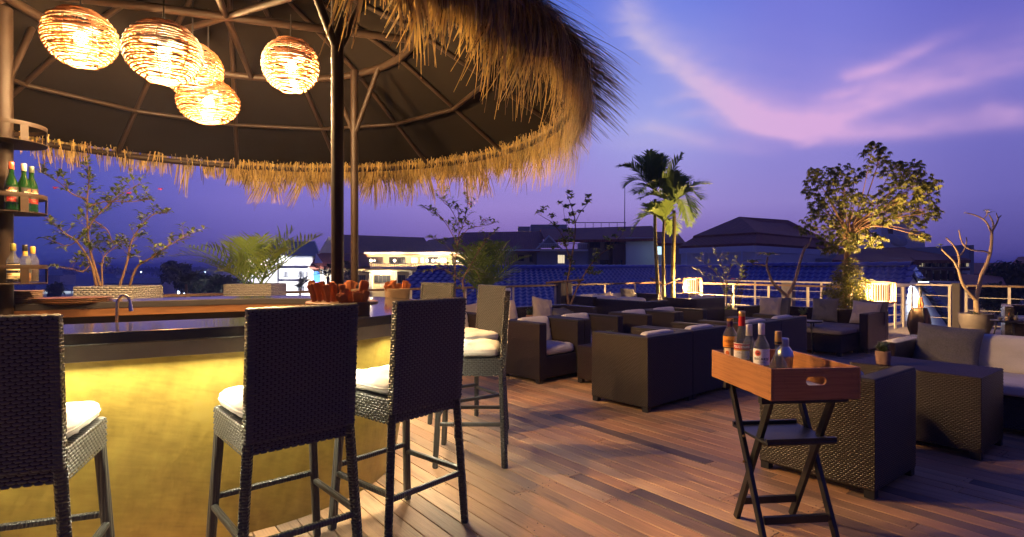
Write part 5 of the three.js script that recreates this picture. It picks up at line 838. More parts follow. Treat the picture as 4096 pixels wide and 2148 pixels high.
// ------------------------------------------------------------------ town beyond the terrace
const wallTan = std('tan render', rgb(.5, .42, .28), .85), wallWhite = std('white render', rgb(.8, .77, .74), .85, { map: tex(256, 256, (u, v) => { const k = .85 + .3 * (tn(u, v, 4, 121, 6) - .45); return [k, k * .99, k * .98]; }, { rx: .12, ry: .12 }) }), wallGrey = std('grey render', rgb(.36, .34, .34), .85), wallBrown = std('brown panel', rgb(.12, .06, .055), .8), paneDark = phys('dark window glass', rgb(.02, .022, .028), .08), frameW = std('white trim', rgb(.7, .69, .68), .7), frameD = std('dark window frame', rgb(.05, .04, .04), .6);
const glowWarm = std('lit window', rgb(.8, .7, .5), .6, { emissive: rgb(1, .82, .5), emissiveIntensity: .95 }), glowDim = std('dim lit window', rgb(.8, .7, .5), .6, { emissive: rgb(1, .82, .5), emissiveIntensity: .35 }), glowCool = std('lit sign', rgb(.8, .85, .9), .6, { emissive: rgb(.55, .85, 1), emissiveIntensity: 1.4 }), globe = std('globe lamp', rgb(1, .95, .85), .5, { emissive: rgb(1, .84, .55), emissiveIntensity: 6 });
const tileTex = tex(256, 256, (u, v) => { const k = .75 + .5 * tn(Math.floor(u * 32) / 32, Math.floor(v * 16) / 16, 32, 122, 1) * .6 + .2 * (tn(u, v, 8, 123, 4) - .5); return [k, k * .98, k * .97]; }, { rx: .15, ry: .15 }), roofRed = std('maroon roof tile', rgb(.3, .085, .05), .8, { map: tileTex, bumpMap: tex(128, 128, (u, v) => Math.abs(Math.sin(u * PI * 16)) * .6 + ((v * 8) % 1) * .4, { rx: .3, ry: .3 }), bumpScale: .05 }), roofBlue = std('blue glazed tile', rgb(.03, .05, .36), .38, { map: tileTex }), roofSlate = std('slate grey roof', rgb(.1, .11, .13), .6);
const X = (px, d) => (px - 512) * d / F, Y = (py, d) => EYE + (267 - py) * d / F;
function building(name, label, category, px, d) { const o = thing(name, label, category, V3(X(px, d), -16, -d)); o.B = (nm, g, m, p = o) => part(nm, uvm(p === o ? move(g, -o.position.x, -o.position.y, -o.position.z) : move(g, -o.position.x, -o.position.y, -o.position.z)), m, p); return o; }
const pb = (x0, y0, x1, y1, d, th = .3) => { const a = X(x0, d), b = X(x1, d), t = Y(y0, d), s = Y(y1, d); return box(b - a, t - s, th, (a + b) / 2, (t + s) / 2, -d - th / 2); };       // picture-plane sized block standing at distance d
const wallTo = (x0, y0, x1, d, th = 8) => { const a = X(x0, d), b = X(x1, d), t = Y(y0, d); return box(b - a, t + 16, th, (a + b) / 2, (t - 16) / 2, -d - th / 2); };
function slab(p, t = .25) { // a roof plane through four corners, with thickness
  const n = p[1].clone().sub(p[0]).cross(p[3].clone().sub(p[0])).normalize(); if (n.y < 0) n.negate(); const q = p.map((v) => v.clone().addScaledVector(n, -t)), s = new Soup();
  s.quad(p[0], p[1], p[2], p[3]); s.quad(q[3], q[2], q[1], q[0]); for (let i = 0; i < 4; i++) { const j = (i + 1) % 4; s.quad(p[i], q[i], q[j], p[j]); } return s.geo();
}
function win(o, x0, y0, x1, y1, d, m = paneDark, fr = frameD, mull = 1) { const f = o.B('window', merge([pb(x0, y0, x1, y0 + (y1 - y0) * .07, d - .12, .14), pb(x0, y1 - (y1 - y0) * .07, x1, y1, d - .12, .14), pb(x0, y0, x0 + .35, y1, d - .121, .14), pb(x1 - .35, y0, x1, y1, d - .121, .14), ...Array.from({ length: mull }, (_, i) => { const c = lerp(x0, x1, (i + 1) / (mull + 1)); return pb(c - .12, y0, c + .12, y1, d - .119, .12); })]), fr); o.B('pane', pb(x0 + .1, y0 + .1, x1 - .1, y1 - .1, d - .06, .04), m, f); return f; }
{ // white gabled hotel wing, floodlit
  const d = 78, o = building('gabled_hotel_wing', 'floodlit white hotel wing with steep gables, left of the posts', 'building', 290, d), T = (x, y, dd = d) => at(x, y, dd);
  o.B('wall', wallTo(279, 255, 334, d, 10), wallWhite); o.B('wall', wallTo(243, 257, 279, d + 2, 8), wallWhite);
  o.B('roof', slab([T(246, 244, d + 7), T(283, 244, d + 7), T(288, 258, d + 1), T(238, 258, d + 1)]), roofSlate); o.B('ridge_trim', slab([T(246, 243.4, d + 7), T(283, 243.4, d + 7), T(283, 244.4, d + 6.9), T(246, 244.4, d + 6.9)], .2), frameW);
  o.B('roof', slab([T(281, 241.5, d + 6), T(315, 241.5, d + 6), T(321, 256, d - .4), T(285, 256, d - .4)]), roofSlate); o.B('ridge_trim', slab([T(281, 240.9, d + 6), T(315, 240.9, d + 6), T(315, 241.9, d + 5.9), T(281, 241.9, d + 5.9)], .2), frameW);
  for (const [a, b] of [[[281, 241.5], [286, 256]], [[314.5, 241.5], [320, 256]]]) o.B('verge_trim', slab([T(a[0], a[1], d + 5.8), T(a[0] + 1, a[1], d + 5.8), T(b[0] + 1.2, b[1], d - .6), T(b[0], b[1], d - .6)], .2), frameW);
  const g = new Soup(); g.tri(T(318, 256, d - 1.5), T(341, 256, d - 1.5), T(329.5, 238, d - 1.5)); o.B('gable', g.geo(), wallWhite);
  for (const s of [-1, 1]) o.B('gable_trim', slab([T(329.5, 236.8, d - 1.9), T(329.5, 239.2, d - 1.9), T(329.5 + s * 11, 257.6, d - 1.9), T(329.5 + s * 13, 257.6, d - 1.9)], .4), frameW);
  o.B('roof', slab([T(318, 253, d - 2), T(340, 253, d - 2), T(342, 267, d - 6), T(309, 267, d - 6)]), roofRed); const dm = new Soup(); dm.tri(T(314.5, 263, d - 6.5), T(323, 263, d - 6.5), T(316, 253, d - 5)); o.B('dormer', dm.geo(), frameW);
  o.B('porch_wall', wallTo(308, 267, 342, d - 5, 3), wallTan);
  for (const [x0, x1, y0, y1] of [[298, 304, 271, 278], [305, 309, 271, 278], [297, 304, 285, 291], [283, 289, 271, 278]]) win(o, x0, y0, x1, y1, d, paneDark, frameW, 3);
  const tw = o.B('stair_window', pb(313, 275, 320, 291, d - 5.2, .1), std('blue stair glass', rgb(.05, .14, .4), .2, { emissive: rgb(.05, .18, .6), emissiveIntensity: .7 })); o.B('arch', move(new THREE.CylinderGeometry(.5, .5, .1, 20).rotateX(PI / 2), X(316.5, d - 5.2), Y(275, d - 5.2), -d + 5.25), tw.material, tw);
  for (const x of [311, 322]) o.B('column', pb(x, 270, x + 1.6, 296, d - 5.6, .4), frameW);
  for (const y of [268.3, 281.5]) o.B('cornice', pb(279, y, 308, y + .9, d - .4, .5), frameW);
}
function flood(label, p, target, I, c, ang = .6) { const o = thing('floodlight', label, 'floodlight', p); part('housing', rbox(.5, .3, .2, 0, .2, 0, .03), M.foot, o); part('lens', rbox(.42, .22, .02, 0, .2, .115, .005), std('flood lens light', rgb(1, 1, 1), .3, { emissive: rgb(...c), emissiveIntensity: 8 }), o); o.lookAt(target); const s = new THREE.SpotLight(rgb(...c), I, 0, ang, .6, 2); s.position.set(0, .2, .25); s.target.position.set(0, .2, 4); s.castShadow = true; s.shadow.radius = 5; o.add(s, s.target); }
flood('floodlight on the lawn before the white hotel wing', W(X(296, 62), 62, -14), at(296, 268, 78), 6000, [.9, .92, 1]);
flood('floodlight below the gable of the white hotel wing', W(X(330, 66), 66, -12), at(328, 250, 78), 3500, [.9, .92, 1]);
{ // long tan hotel with balcony lamps
  const d = 66, o = building('balconied_hotel', 'long tan hotel with maroon roof and lit balcony lamps', 'building', 410, d), T = (x, y, dd = d) => at(x, y, dd);
  o.B('wall', wallTo(336, 254, 470, d + 2, 10), wallTan); o.B('lower_wall', wallTo(342, 268.5, 470, d, 2), wallTan);
  o.B('roof', slab([T(340, 234.5, d + 9), T(424, 237.5, d + 9), T(434, 253.5, d - .5), T(334, 253.5, d - .5)]), roofRed); o.B('roof', slab([T(340, 252.5, d), T(366, 252.5, d), T(370, 266.5, d - 4), T(332, 266.5, d - 4)]), roofRed); o.B('roof', slab([T(428, 240, d + 14), T(500, 232, d + 14), T(505, 252.5, d - .2), T(418, 253, d - .2)]), roofRed);
  o.B('eave_band', pb(364, 252, 472, 254, d - 1, 1), frameW); o.B('balcony_floor', pb(364, 266.5, 470, 268.8, d - 1.5, 2.4), frameW); o.B('cornice', pb(342, 270.5, 470, 271.6, d - .5, .5), frameW);
  for (const [a, b, m] of [[366, 383, paneDark], [389, 405.5, paneDark], [410.5, 418, glowWarm], [420, 424.5, glowWarm], [428, 438, paneDark], [440, 447, glowDim], [452, 460, paneDark]]) win(o, a, 257, b, 263.8, d + 2, m, frameD, m === glowWarm ? 0 : 3);
  for (const [a, b] of [[357.5, 365.5], [374.5, 390.2], [397.8, 405]]) win(o, a, 275, b, 282.8, d, paneDark, frameD, 3);
  for (const x of [352, 369, 394, 409, 424]) { o.B('pilaster', pb(x, 271.6, x + 3, 292, d - .5, .5), frameW); }
  for (let x = 370; x < 428; x += 2.1) o.B('baluster', pb(x, 263.6, x + .55, 266.5, d - 1.4, .12), frameW); o.B('balustrade_rail', pb(369, 263, 470, 263.7, d - 1.45, .2), frameW); o.B('lower_balustrade', pb(380, 283.6, 392, 287, d - .8, .2), frameW);
  [371, 374.5, 394.6, 427, 432.8, 437.5, 445, 457.5].forEach((x, i) => { const l = o.B('balcony_lamp', merge([pb(x - .12, 261, x + .12, 266.5, d - 1.3, .1)]), frameD); const c = at(x, 260.6, d - 1.25).sub(o.position), g = new THREE.SphereGeometry(i === 1 ? .1 : .17, 12, 8); part('globe', move(g, c.x, c.y, c.z), globe, l); if (i % 2 === 0 || i === 3) { const p = new THREE.PointLight(rgb(1, .74, .4), 75, 0, 2); p.position.copy(c); p.castShadow = true; p.shadow.radius = 5; o.add(p); } });
  const wl = at(381, 273.5, d - 1).sub(o.position), p2 = new THREE.PointLight(rgb(1, .74, .4), 60, 0, 2); p2.position.copy(wl); p2.castShadow = true; o.add(p2); part('wall_lamp', move(new THREE.SphereGeometry(.16, 10, 8), wl.x, wl.y, wl.z), globe, o);
}
{ // middle hotel block behind the round leaved tree
  const d = 52, o = building('grey_hotel_block', 'grey and tan hotel block with a single lit window, behind the round leaved tree', 'building', 570, d), T = (x, y, dd = d) => at(x, y, dd);
  o.B('wall', wallTo(470, 250, 538, d + 1, 10), wallTan); o.B('wall', wallTo(537, 249, 588, d, 10), wallGrey); o.B('recess_wall', wallTo(587, 240, 618, d + 2, 8), wallGrey); o.B('panel', wallTo(613, 244, 627, d - .2, 3), wallBrown); o.B('wall', wallTo(626, 237.6, 657, d - .4, 10), wallWhite); o.B('wall', wallTo(656, 241, 684, d + 4, 8), wallGrey);
  o.B('roof', slab([T(462, 232.4, d + 8), T(545, 231, d + 8), T(540, 249.5, d - .6), T(455, 250, d - .6)]), roofRed); o.B('roof', slab([T(540, 229, d + 9), T(652, 225.8, d + 9), T(660, 238.5, d - .9), T(545, 240, d - .9)]), roofRed); o.B('roof', slab([T(650, 231.5, d + 9), T(677, 232.4, d + 9), T(686, 243, d + 2), T(652, 243, d + 2)]), roofRed);
  o.B('eave_band', pb(470, 249.4, 588, 251, d - .7, .7), frameW); win(o, 557.6, 254.4, 564.8, 263.8, d, glowWarm, frameW, 2); o.B('window_sill', pb(557, 264, 565.5, 265, d - .3, .3), frameW);
  for (const [a, b, c, e] of [[590, 600, 240, 248], [604.8, 617, 240, 250.4], [600, 612.8, 260, 268], [619, 622.6, 260, 268.5], [529.5, 533, 254, 262], [518, 524, 255, 261]]) win(o, a, c, b, e, a > 585 && a < 612 ? d + 2 : a < 538 ? d + 1 : d - .2, paneDark, frameD, 1);
  const g = new Soup(); g.tri(T(537, 248, d - 1), T(560, 248, d - 1), T(549, 236, d - 1)); o.B('gable', g.geo(), wallGrey); for (const s of [-1, 1]) o.B('gable_trim', slab([T(549, 235, d - 1.3), T(549, 236.8, d - 1.3), T(549 + s * 12, 249, d - 1.3), T(549 + s * 13.6, 249, d - 1.3)], .3), frameW);
  for (let x = 540; x < 588; x += 2) o.B('baluster', pb(x, 244, x + .35, 248.4, d - 1.6, .06), frameW); o.B('balcony_rail', pb(539, 243.3, 588, 244, d - 1.6, .1), frameW);
  o.B('roof_tank', pb(518, 226.5, 530, 231, d + 12, 2), wallGrey); o.B('roof_hut', pb(531, 224.5, 567, 231, d + 12, 3), wallGrey); for (let i = 0; i < 6; i++) o.B('roof_rail_post', pb(585 + i * 8, 222.5, 585.4 + i * 8, 228, d + 12, .06), frameD); o.B('roof_rail', pb(568, 222.2, 626, 222.9, d + 12, .06), frameD);
  const mast = o.B('antenna', rod(at(624.6, 230, d + 6), at(624.8, 184, d + 6), .05, .03, 6), frameD);
  o.B('sign_board', pb(656, 246.6, 661.5, 254.5, d - 2, .3), glowCool); o.B('sign_board', pb(656.6, 264.6, 661, 267.5, d - 2, .3), glowCool); o.B('duct', pb(660, 252, 664, 268, d - 1.6, 1), wallGrey);
}
{ // white hall with hipped roof
  const d = 40, e = 46, o = building('hipped_hall', 'white hall with a dark two tier hipped roof behind the lamp', 'building', 750, d), T = (x, y, dd = d) => at(x, y, dd);
  const c = T(755.5, 250, d), l = T(681, 250, e), r = T(836, 250, 52), corner = (p, y) => V3(p.x, y, p.z), wallQ = (a, b, y, t = .4) => { const s = new Soup(), n = V3(b.z - a.z, 0, a.x - b.x).normalize(); if (n.z < 0) n.negate(); const q = [corner(a, y), corner(b, y), corner(b, -16), corner(a, -16)], k = q.map((v) => v.clone().addScaledVector(n, -t)); s.quad(...q); s.quad(k[3], k[2], k[1], k[0]); for (let i = 0; i < 4; i++) { const j = (i + 1) % 4; s.quad(q[i], k[i], k[j], q[j]); } return s.geo(); };
  const yW = Y(250.5, d), yT = Y(242.5, d); o.B('wall', wallQ(l, c, yW), wallWhite); o.B('wall', wallQ(c, r, yW), wallWhite);
  const ins = (p, k) => p.clone().lerp(V3((l.x + r.x) / 2, p.y, (l.z + r.z) / 2), k); const l2 = ins(l, .05), c2 = ins(c, .06), r2 = ins(r, .05); o.B('upper_wall', wallQ(l2, c2, yT), wallWhite); o.B('upper_wall', wallQ(c2, r2, yT), wallWhite);
  const lift = (p, y) => V3(p.x, y, p.z), out = (p, k) => p.clone().lerp(V3((l.x + r.x) / 2, p.y, (l.z + r.z) / 2), -k);
  o.B('cornice', slab([lift(out(l, .02), yW + .35), lift(out(c, .025), yW + .35), lift(c2, yW + .35), lift(l2, yW + .35)], .45), frameW); o.B('cornice', slab([lift(out(c, .025), yW + .35), lift(out(r, .02), yW + .35), lift(r2, yW + .35), lift(c2, yW + .35)], .45), frameW);
  const y1 = Y(243, d), y2 = Y(233, d), y3 = Y(216.5, 47), E = [out(l, .03), out(c, .03), out(r, .03)].map((p) => lift(p, y1)), Mi = [ins(l, .14), ins(c, .16), ins(r, .14)].map((p) => lift(p, y2)), A = [T(739, 216.6, 49), T(788, 220, 52)];
  o.B('lower_roof', slab([Mi[0], Mi[1], E[1], E[0]]), roofRed); o.B('lower_roof', slab([Mi[1], Mi[2], E[2], E[1]]), roofRed); const Mb = Mi.map((p) => lift(p, y2 + .15)); o.B('upper_roof', slab([A[0], A[0].clone().add(V3(.05, 0, 0)), Mb[1], Mb[0]]), roofRed); o.B('upper_roof', slab([A[0], A[1], Mb[2], Mb[1]]), roofRed);
  for (let i = 0; i < 4; i++) { const p = l.clone().lerp(c, .12 + i * .25); o.B('pilaster', box(.5, 3, .2, p.x, yW - 1.5, p.z + .1), frameW); }
  for (let i = 0; i < 6; i++) { const a = c.clone().lerp(r, .2 + i * .135), g = box(1.1, 2.6, .25, 0, 0, 0); g.rotateY(-Math.atan2(r.z - c.z, r.x - c.x)); o.B('shutter', move(g, a.x, yW - 2.3, a.z + .05), wallBrown); }
}
{ // brick red block with dishes, right
  const d = 44, o = building('brick_red_block', 'dark apartment block with satellite dishes and rows of windows at right', 'building', 925, d), T = (x, y, dd = d) => at(x, y, dd);
  o.B('wall', wallTo(838, 258, 918, d + 1, 10), wallGrey); o.B('wall', wallTo(917, 259, 970, d, 12), wallWhite); o.B('end_wall', wallTo(969, 245, 974, d + .4, 12), wallGrey); o.B('roof', slab([T(842, 249, d + 7), T(905, 247, d + 7), T(922, 262, d - 1), T(832, 260, d - 1)]), roofRed); o.B('roof', slab([T(900, 248, d + 8), T(962, 252, d + 8), T(971, 260, d - .8), T(915, 260, d - .8)]), roofRed);
  o.B('stair_tower', pb(881, 231, 925, 252, d + 8, 6), wallWhite); o.B('stair_tower', pb(881, 222.5, 910, 232, d + 9, 5), wallWhite); o.B('tower_cap', pb(879, 221.6, 913, 222.8, d + 8.7, 6), wallGrey); o.B('door', pb(889, 226, 893, 236, d + 7.9, .2), wallBrown); o.B('roof_tank', pb(962, 245, 969, 253, d + 8, 2), wallGrey); o.B('roof_kerb', pb(925, 250, 968, 252, d + 8.5, .4), wallBrown);
  [[888, 245], [897, 247]].forEach(([x, y], i) => { const g = new THREE.SphereGeometry(1, 20, 8, 0, 6.3, 0, .7); g.rotateX(.9); g.rotateY(i ? -.4 : .3); o.B('satellite_dish', move(g, X(x, d + 5), Y(y, d + 5), -d - 5), wallGrey); });
  for (let row = 0; row < 5; row++) { const y = 261 + row * 12.5; o.B('floor_band', pb(917, y + 7, 970, y + 9.5, d - .5, .6), wallBrown); for (let i = 0; i < 7; i++) { const x = 919 + i * 7.2; win(o, x, y, x + 5, y + 6, d, row === 0 && i === 0 ? glowDim : paneDark, frameD, 1); if (i < 6 && row > 0) o.B('pier', pb(x + 5.4, y - 3, x + 6.6, y + 7, d - .5, .5), wallBrown); } }
  for (const [x, y] of [[842, 262], [852, 262], [884, 262], [894, 262]]) win(o, x, y, x + 6, y + 6, d + 1, paneDark, frameD, 1);
  o.B('window', pb(903.5, 264, 905.6, 269, d - .1, .1), glowDim); o.B('window', pb(968.2, 260, 968.8, 266.5, d - .6, .2), glowDim);
}
{ // far right house, trees
  const d = 70, o = building('far_hotel_row', 'low maroon roofed row beyond the dark trees at the right edge', 'building', 1000, d), T = (x, y, dd = d) => at(x, y, dd); o.B('wall', wallTo(974, 272, 1060, d, 10), wallGrey); o.B('roof', slab([T(972, 263, d + 6), T(1064, 262, d + 6), T(1066, 273, d - 1), T(970, 274, d - 1)]), roofRed); o.B('attic', pb(1016, 262, 1034, 267, d + 4, 3), frameW); o.B('roof', slab([T(1018, 257, d + 8), T(1040, 255, d + 8), T(1044, 263, d + 3), T(1012, 263, d + 3)]), roofRed); for (const x of [1019, 1024]) o.B('window', pb(x, 265.4, x + 1.6, 266.4, d + 3.9, .1), glowWarm);
  const d2 = 30, h = building('lane_house', 'small plastered house with a lit window slit below the railing at right', 'building', 985, d2); h.B('wall', wallTo(968, 283, 1000, d2, 6), wallTan); h.B('roof', slab([at(962, 274, d2 + 4), at(1002, 276, d2 + 4), at(1006, 285, d2 - .6), at(958, 285, d2 - .6)]), roofRed); h.B('window', pb(988.3, 290, 989.8, 295, d2 - .1, .1), glowWarm); h.B('window', pb(987.2, 306, 988.4, 311, d2 - .1, .1), glowWarm);
}
// blue tiled roofs just below the terrace: corrugated tiles in courses
function tiles(a, b, c, d, across = .24, course = .36) { // ridge a-b, eave d-c
  const L = a.distanceTo(b), S = a.distanceTo(d), nu = Math.min(420, Math.round(L / across) * 6), cs = Math.round(S / course), pos = [], idx = [], uv = [], n = b.clone().sub(a).cross(d.clone().sub(a)).normalize(); if (n.y < 0) n.negate();
  const rows = []; for (let k = 0; k < cs; k++) { rows.push([k / cs, .05], [(k + 1) / cs - .002, .0]); }
  rows.forEach(([t, st]) => { for (let i = 0; i <= nu; i++) { const u = i / nu, p = a.clone().lerp(b, u).lerp(d.clone().lerp(c, u), t), w = Math.sin(u * Math.round(L / across) * 2 * PI); p.addScaledVector(n, -st + .035 * (w > 0 ? Math.pow(w, .7) : w * .35)); pos.push(p.x, p.y, p.z); uv.push(u * L, t * S); } });
  const N = nu + 1; for (let r = 0; r + 1 < rows.length; r++) for (let i = 0; i < nu; i++) { const q = r * N + i; idx.push(q, q + N, q + 1, q + 1, q + N, q + N + 1); }
  const g = new THREE.BufferGeometry(); g.setAttribute('position', new THREE.Float32BufferAttribute(pos, 3)); g.setAttribute('uv', new THREE.Float32BufferAttribute(uv, 2)); g.setIndex(idx); g.computeVertexNormals(); return g;
}
function ridgeTiles(o, a, b, m) { const L = a.distanceTo(b), n = Math.floor(L / .4), u = b.clone().sub(a).normalize(), g = new THREE.CylinderGeometry(.15, .13, .43, 10, 1, true, -PI / 2, PI); g.rotateZ(0); const q = new THREE.Quaternion().setFromRotationMatrix(new THREE.Matrix4().makeBasis(V3().crossVectors(u, V3(0, 1, 0)).normalize(), u, V3().crossVectors(V3().crossVectors(u, V3(0, 1, 0)).normalize(), u))); for (let i = 0; i < n; i++) { const t = part('ridge_tile', g, m, o); t.position.copy(a).addScaledVector(u, (i + .5) * L / n); t.position.y -= .09; t.quaternion.copy(q); } }
{
  const o = thing('blue_tiled_house', 'long blue glazed tile roof below the left railing', 'house', ST(-13, 12, -16)); const R = (s, t, y) => ST(s, t, y).sub(o.position);
  part('tile_slope', tiles(R(-16, 8.6, 1.32), R(-16, 27, 1.38), R(-10.4, 27, -.75), R(-10.4, 2.8, -.75)), roofBlue, o); part('tile_slope', tiles(R(-16, 8.6, 1.3), R(-16, 27, 1.36), R(-21.6, 27, -.8), R(-21.6, 14, -.8)), roofBlue, o); part('gable_wall', slab([R(-16, 8.75, 1.2), R(-15.99, 8.75, 1.2), R(-10.6, 3.2, -.9), R(-21.4, 14.2, -.9)]), wallWhite, o); ridgeTiles(o, R(-16, 8.6, 1.36), R(-16, 27, 1.42), roofBlue);
  const g = box(9.6, 14.6, 12, 0, 0, 0); g.rotateY(TURN); const c = R(-16, 20.6, -8.4); part('wall', uvm(move(g, c.x, c.y, c.z)), wallWhite, o);
}
{
  const o = thing('blue_gabled_house', 'blue tiled house whose white gable glows under a floodlight', 'house', ST(-9, 22, -16)); const R = (s, t, y) => ST(s, t, y).sub(o.position);
  const s0 = -12.6, s1 = -6.63, A = R(s0, 22, 1.43), B = R(s1, 22, 1.43); part('tile_slope', tiles(A, B, R(-5.6, 16.4, -1.3), R(-10, 16.4, -1.3)), roofBlue, o); part('tile_slope', tiles(A.clone().setY(A.y - .02), B.clone().setY(B.y - .02), R(s1, 27.6, -1.3), R(-13, 27.6, -1.3)), roofBlue, o); ridgeTiles(o, A.clone().add(V3(0, .05, 0)), B.clone().add(V3(0, .05, 0)), roofBlue);
  const gw = (a, n, f) => { const s = new Soup(); s.tri(a, n, f); const k = (v) => v.clone().add(V3(0, -15, 0)); s.quad(n, k(n), k(f), f); return s.geo(); };
  part('gable_wall', gw(R(s1 - .15, 22, 1.3), R(-5.85, 16.7, -1.35), R(s1 - .15, 27.2, -1.35)), wallWhite, o); part('gable_wall', gw(R(s0 + .25, 22, 1.3), R(-9.8, 16.8, -1.35), R(-12.7, 27.2, -1.35)), wallGrey, o);
  part('barge_board', slab([A.clone().add(V3(0, .02, 0)), A.clone().add(V3(.25, .02, 0)), R(-9.85, 16.3, -1.32), R(-10.05, 16.3, -1.32)], .3), std('brown barge board', rgb(.12, .06, .03), .7), o);
  for (let i = 0; i < 14; i++) { const p = R(s1 + .02, 22 + (i + .5) * .4, 1.43 - (i + .5) * .195), g = box(.16, .05, .34); g.rotateX(-.45); g.rotateY(TURN); part('edge_tile', move(g, p.x, p.y, p.z), roofBlue, o); }
  for (let i = 0; i < 14; i++) { const p = R(lerp(s1, -5.6, (i + .5) / 14) + .02, 22 - (i + .5) * .4, 1.42 - (i + .5) * .195), g = box(.16, .05, .34); g.rotateX(.45); g.rotateY(TURN); part('edge_tile', move(g, p.x, p.y, p.z), roofBlue, o); }
  const lp = R(s1 + .3, 22.1, .92), lw = std('white flood lamp', rgb(1, 1, 1), .4, { emissive: rgb(.75, .85, 1), emissiveIntensity: 7 }), f = part('gable_lamp', move(rbox(.26, .12, .2, 0, 0, 0, .02), lp.x, lp.y, lp.z), M.foot, o); part('lamp_lens', move(rbox(.24, .012, .18, 0, 0, 0, .004), lp.x, lp.y - .067, lp.z), lw, f);
  const s = new THREE.SpotLight(rgb(.72, .82, 1), 90, 0, 1.25, .6, 2); s.position.copy(lp); s.position.y -= .09; const tg = R(s1 - .5, 22.3, -3); s.target.position.copy(tg); s.castShadow = true; s.shadow.radius = 3; o.add(s, s.target);
}
// far ground at the left: low sheds, lamps, trees
{
  const shed = (label, x0, x1, y, d, m) => { const o = building('low_shed', label, 'building', (x0 + x1) / 2, d); o.B('wall', wallTo(x0, y, x1, d, 12), m); o.B('roof', slab([at(x0 - 2, y - 5, d + 10), at(x1 + 2, y - 5, d + 10), at(x1 + 3, y + .4, d - 1), at(x0 - 3, y + .4, d - 1)]), roofSlate); return o; };
  const a = shed('long low shed with a lit white wall in the far left plain', 38, 94, 290, 210, wallWhite); for (let i = 0; i < 5; i++) a.B('window', pb(41 + i * 10.5, 290.8, 49 + i * 10.5, 293.4, 209.5, .2), std('lit shed window', rgb(.8, .85, .9), .6, { emissive: rgb(.75, .88, 1), emissiveIntensity: .8 }));
  shed('pale shed far off beyond the bush at left', 98, 114, 278.5, 420, wallWhite); shed('dark hall roof on the far left plain', 30, 60, 275, 330, wallGrey); shed('pale hut beside the palm at left', 211, 220, 272.5, 260, wallWhite); shed('dark warehouse roof in the middle of the left plain', 100, 160, 283, 250, wallGrey);
  [[178, 292.5, 150], [184.5, 294.5, 150], [141, 272, 420], [205, 272.3, 420]].forEach(([x, y, d], i) => { const c = at(x, y, d), o = thing('street_lamp', ['brighter street lamp shining beyond the bar rail', 'second street lamp just right of the brighter one', 'tiny far lamp left of the palm', 'tiny far lamp above the palm fronds'][i], 'street lamp', V3(c.x, -16, c.z)), h = c.y + 16; part('pole', rod(V3(0, 0, 0), V3(0, h, 0), .08), M.foot, o); part('lamp_head', move(new THREE.SphereGeometry(i < 2 ? .42 : .5, 12, 8), 0, h, 0), std('lamp glow', rgb(1, 1, 1), .4, { emissive: rgb(.7, .85, 1), emissiveIntensity: 9 }), o); if (i < 2) { const p = new THREE.PointLight(rgb(.7, .85, 1), 60, 0, 2); p.position.y = h; p.castShadow = true; o.add(p); } });
  const hills = (() => { const g = new THREE.PlaneGeometry(5200, 60, 220, 1), p = g.attributes.position; for (let i = 0; i < p.count; i++) { const x = p.getX(i); p.setXYZ(i, x, p.getY(i) > 0 ? -16 + 17.5 + 9 * Math.max(0, fbm(x * .0018, 2.2, 1, 4)) + 2 * fbm(x * .02, 5, 1, 3) : -17, -2300 - (p.getY(i) > 0 ? 260 : 0)); } g.computeVertexNormals(); return g; })();
  setting('hills', hills, std('far wooded ridge', rgb(.04, .055, .045), 1));
}
function crownTree(name, label, px, py, d, rx, ry, seed, m, ground = -16, n = 900, lf = .3) {
  const c = at(px, py, d), o = thing(name, label, 'tree', V3(c.x, ground, c.z)), r = rng(seed), s = new Soup(), h = c.y - ground, R = rx * d / F, H = ry * d / F; part('trunk', limb([V3(0, 0, 0), V3(.1 * R, h * .5, 0), V3(0, h, 0)], .05 * R + .08, .03 * R, 7), barkA, o);
  const cl = Array.from({ length: 13 }, () => { const a = r() * 6.28, q = Math.sqrt(r()); return [Math.cos(a) * q * R * .75, h + (r() - .4) * H * 1.3, Math.sin(a) * q * R * .6, .35 + r() * .3]; });
  for (let i = 0; i < n; i++) { const k = cl[r() * cl.length | 0], a = r() * 6.28, e = Math.acos(2 * r() - 1), q = Math.cbrt(r()) * k[3], p = V3(k[0] + Math.sin(e) * Math.cos(a) * q * R, k[1] + Math.cos(e) * q * H, k[2] + Math.sin(e) * Math.sin(a) * q * R), dr = V3(r() - .5, r() - .6, r() - .5).normalize(); s.leaf(p, dr, V3().crossVectors(dr, V3(.1, 1, 0)).normalize(), lf * (.6 + r()), lf * .35, .2, .2); }
  part('crown', s.geo(), m, o);
}
const farLeaf = std('far foliage', rgb(.035, .05, .025), .9);
crownTree('garden_tree', 'dark leafy tree filling the gap at the right edge', 1012, 282, 34, 20, 17, 501, farLeaf, -16, 2600, .28);
crownTree('garden_tree', 'dark tree behind the right hand railing, lower and nearer', 996, 300, 26, 16, 15, 502, farLeaf, -16, 2000, .22);
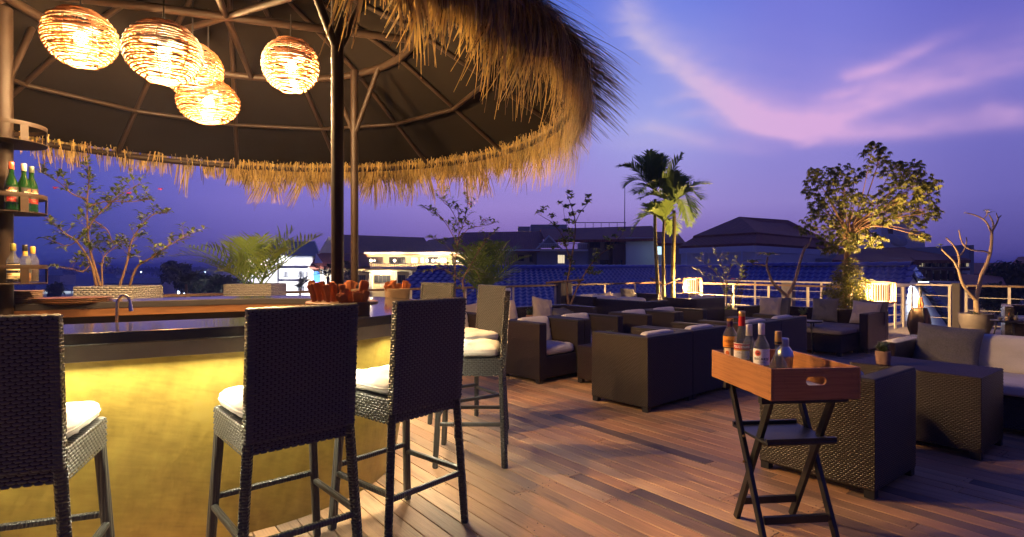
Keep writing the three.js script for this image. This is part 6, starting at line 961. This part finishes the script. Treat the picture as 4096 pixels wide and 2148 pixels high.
crownTree('plain_tree', 'rounded dark tree standing on the left plain', 176, 272, 110, 14, 9, 503, farLeaf, -16, 1500, .8);
crownTree('plain_tree', 'broad dark tree on the left plain below the palm', 196, 284, 80, 20, 9, 504, farLeaf, -16, 2200, .6);
crownTree('plain_tree', 'dark tree clump beside the white hotel wing', 226, 285, 70, 18, 8, 505, farLeaf, -16, 2000, .5);
crownTree('plain_tree', 'dark shrub tree left of the woven planter', 54, 291, 90, 7, 7, 506, farLeaf, -16, 900, .6);
{ const r = rng(601); for (let i = 0; i < 9; i++) crownTree('horizon_tree', 'small dark tree in the hazy line along the left horizon', 30 + i * 21 + r() * 10, 270 + r() * 2.5, 500 + r() * 200, 9 + r() * 5, 3, 610 + i, farLeaf, -16, 420, 3); scene.children.filter((o) => /^horizon_tree/.test(o.name)).forEach((o) => o.userData.group = 'trees along the left horizon'); }
function fanPalm(name, label, px, py, d, R, seed) { const c = at(px, py, d), o = thing(name, label, 'palm', V3(c.x, -16, c.z)), h = c.y + 16, r = rng(seed); part('trunk', limb([V3(0, 0, 0), V3(.1, h / 2, 0), V3(0, h, 0)], .16, .11, 8), barkA, o); for (let i = 0; i < 14; i++) { const a = i / 14 * 6.28 + r() * .3, e = r() * 1.3 - .35, b = V3(c.x, c.y, c.z), t = b.clone().add(V3(Math.cos(a) * R * Math.cos(e), R * Math.sin(e), Math.sin(a) * R * Math.cos(e))); frondTo(o, b, t, R * .2, R * .38, 16, farLeafP, seed + i, R * .018, .3); } }
const farLeafP = std('far palm foliage', rgb(.03, .045, .025), .85);
fanPalm('garden_palm', 'dark palm in front of the tan hotel, left of the posts', 328, 277, 38, 1.5, 701); fanPalm('garden_palm', 'dark palm in front of the tan hotel, right of the front post', 351, 275, 42, 1.6, 721); fanPalm('garden_palm', 'pale lit palm before the white hotel wing', 300, 288, 60, 1.6, 741); fanPalm('garden_palm', 'shadowy palm on the left plain under the fringe', 186, 284, 48, 2.0, 761);

// dusk haze over the plain and the town
scene.fog = new THREE.FogExp2(new THREE.Color().setRGB(.42, .5, 1), .0011);

renderer.render(scene, camera);
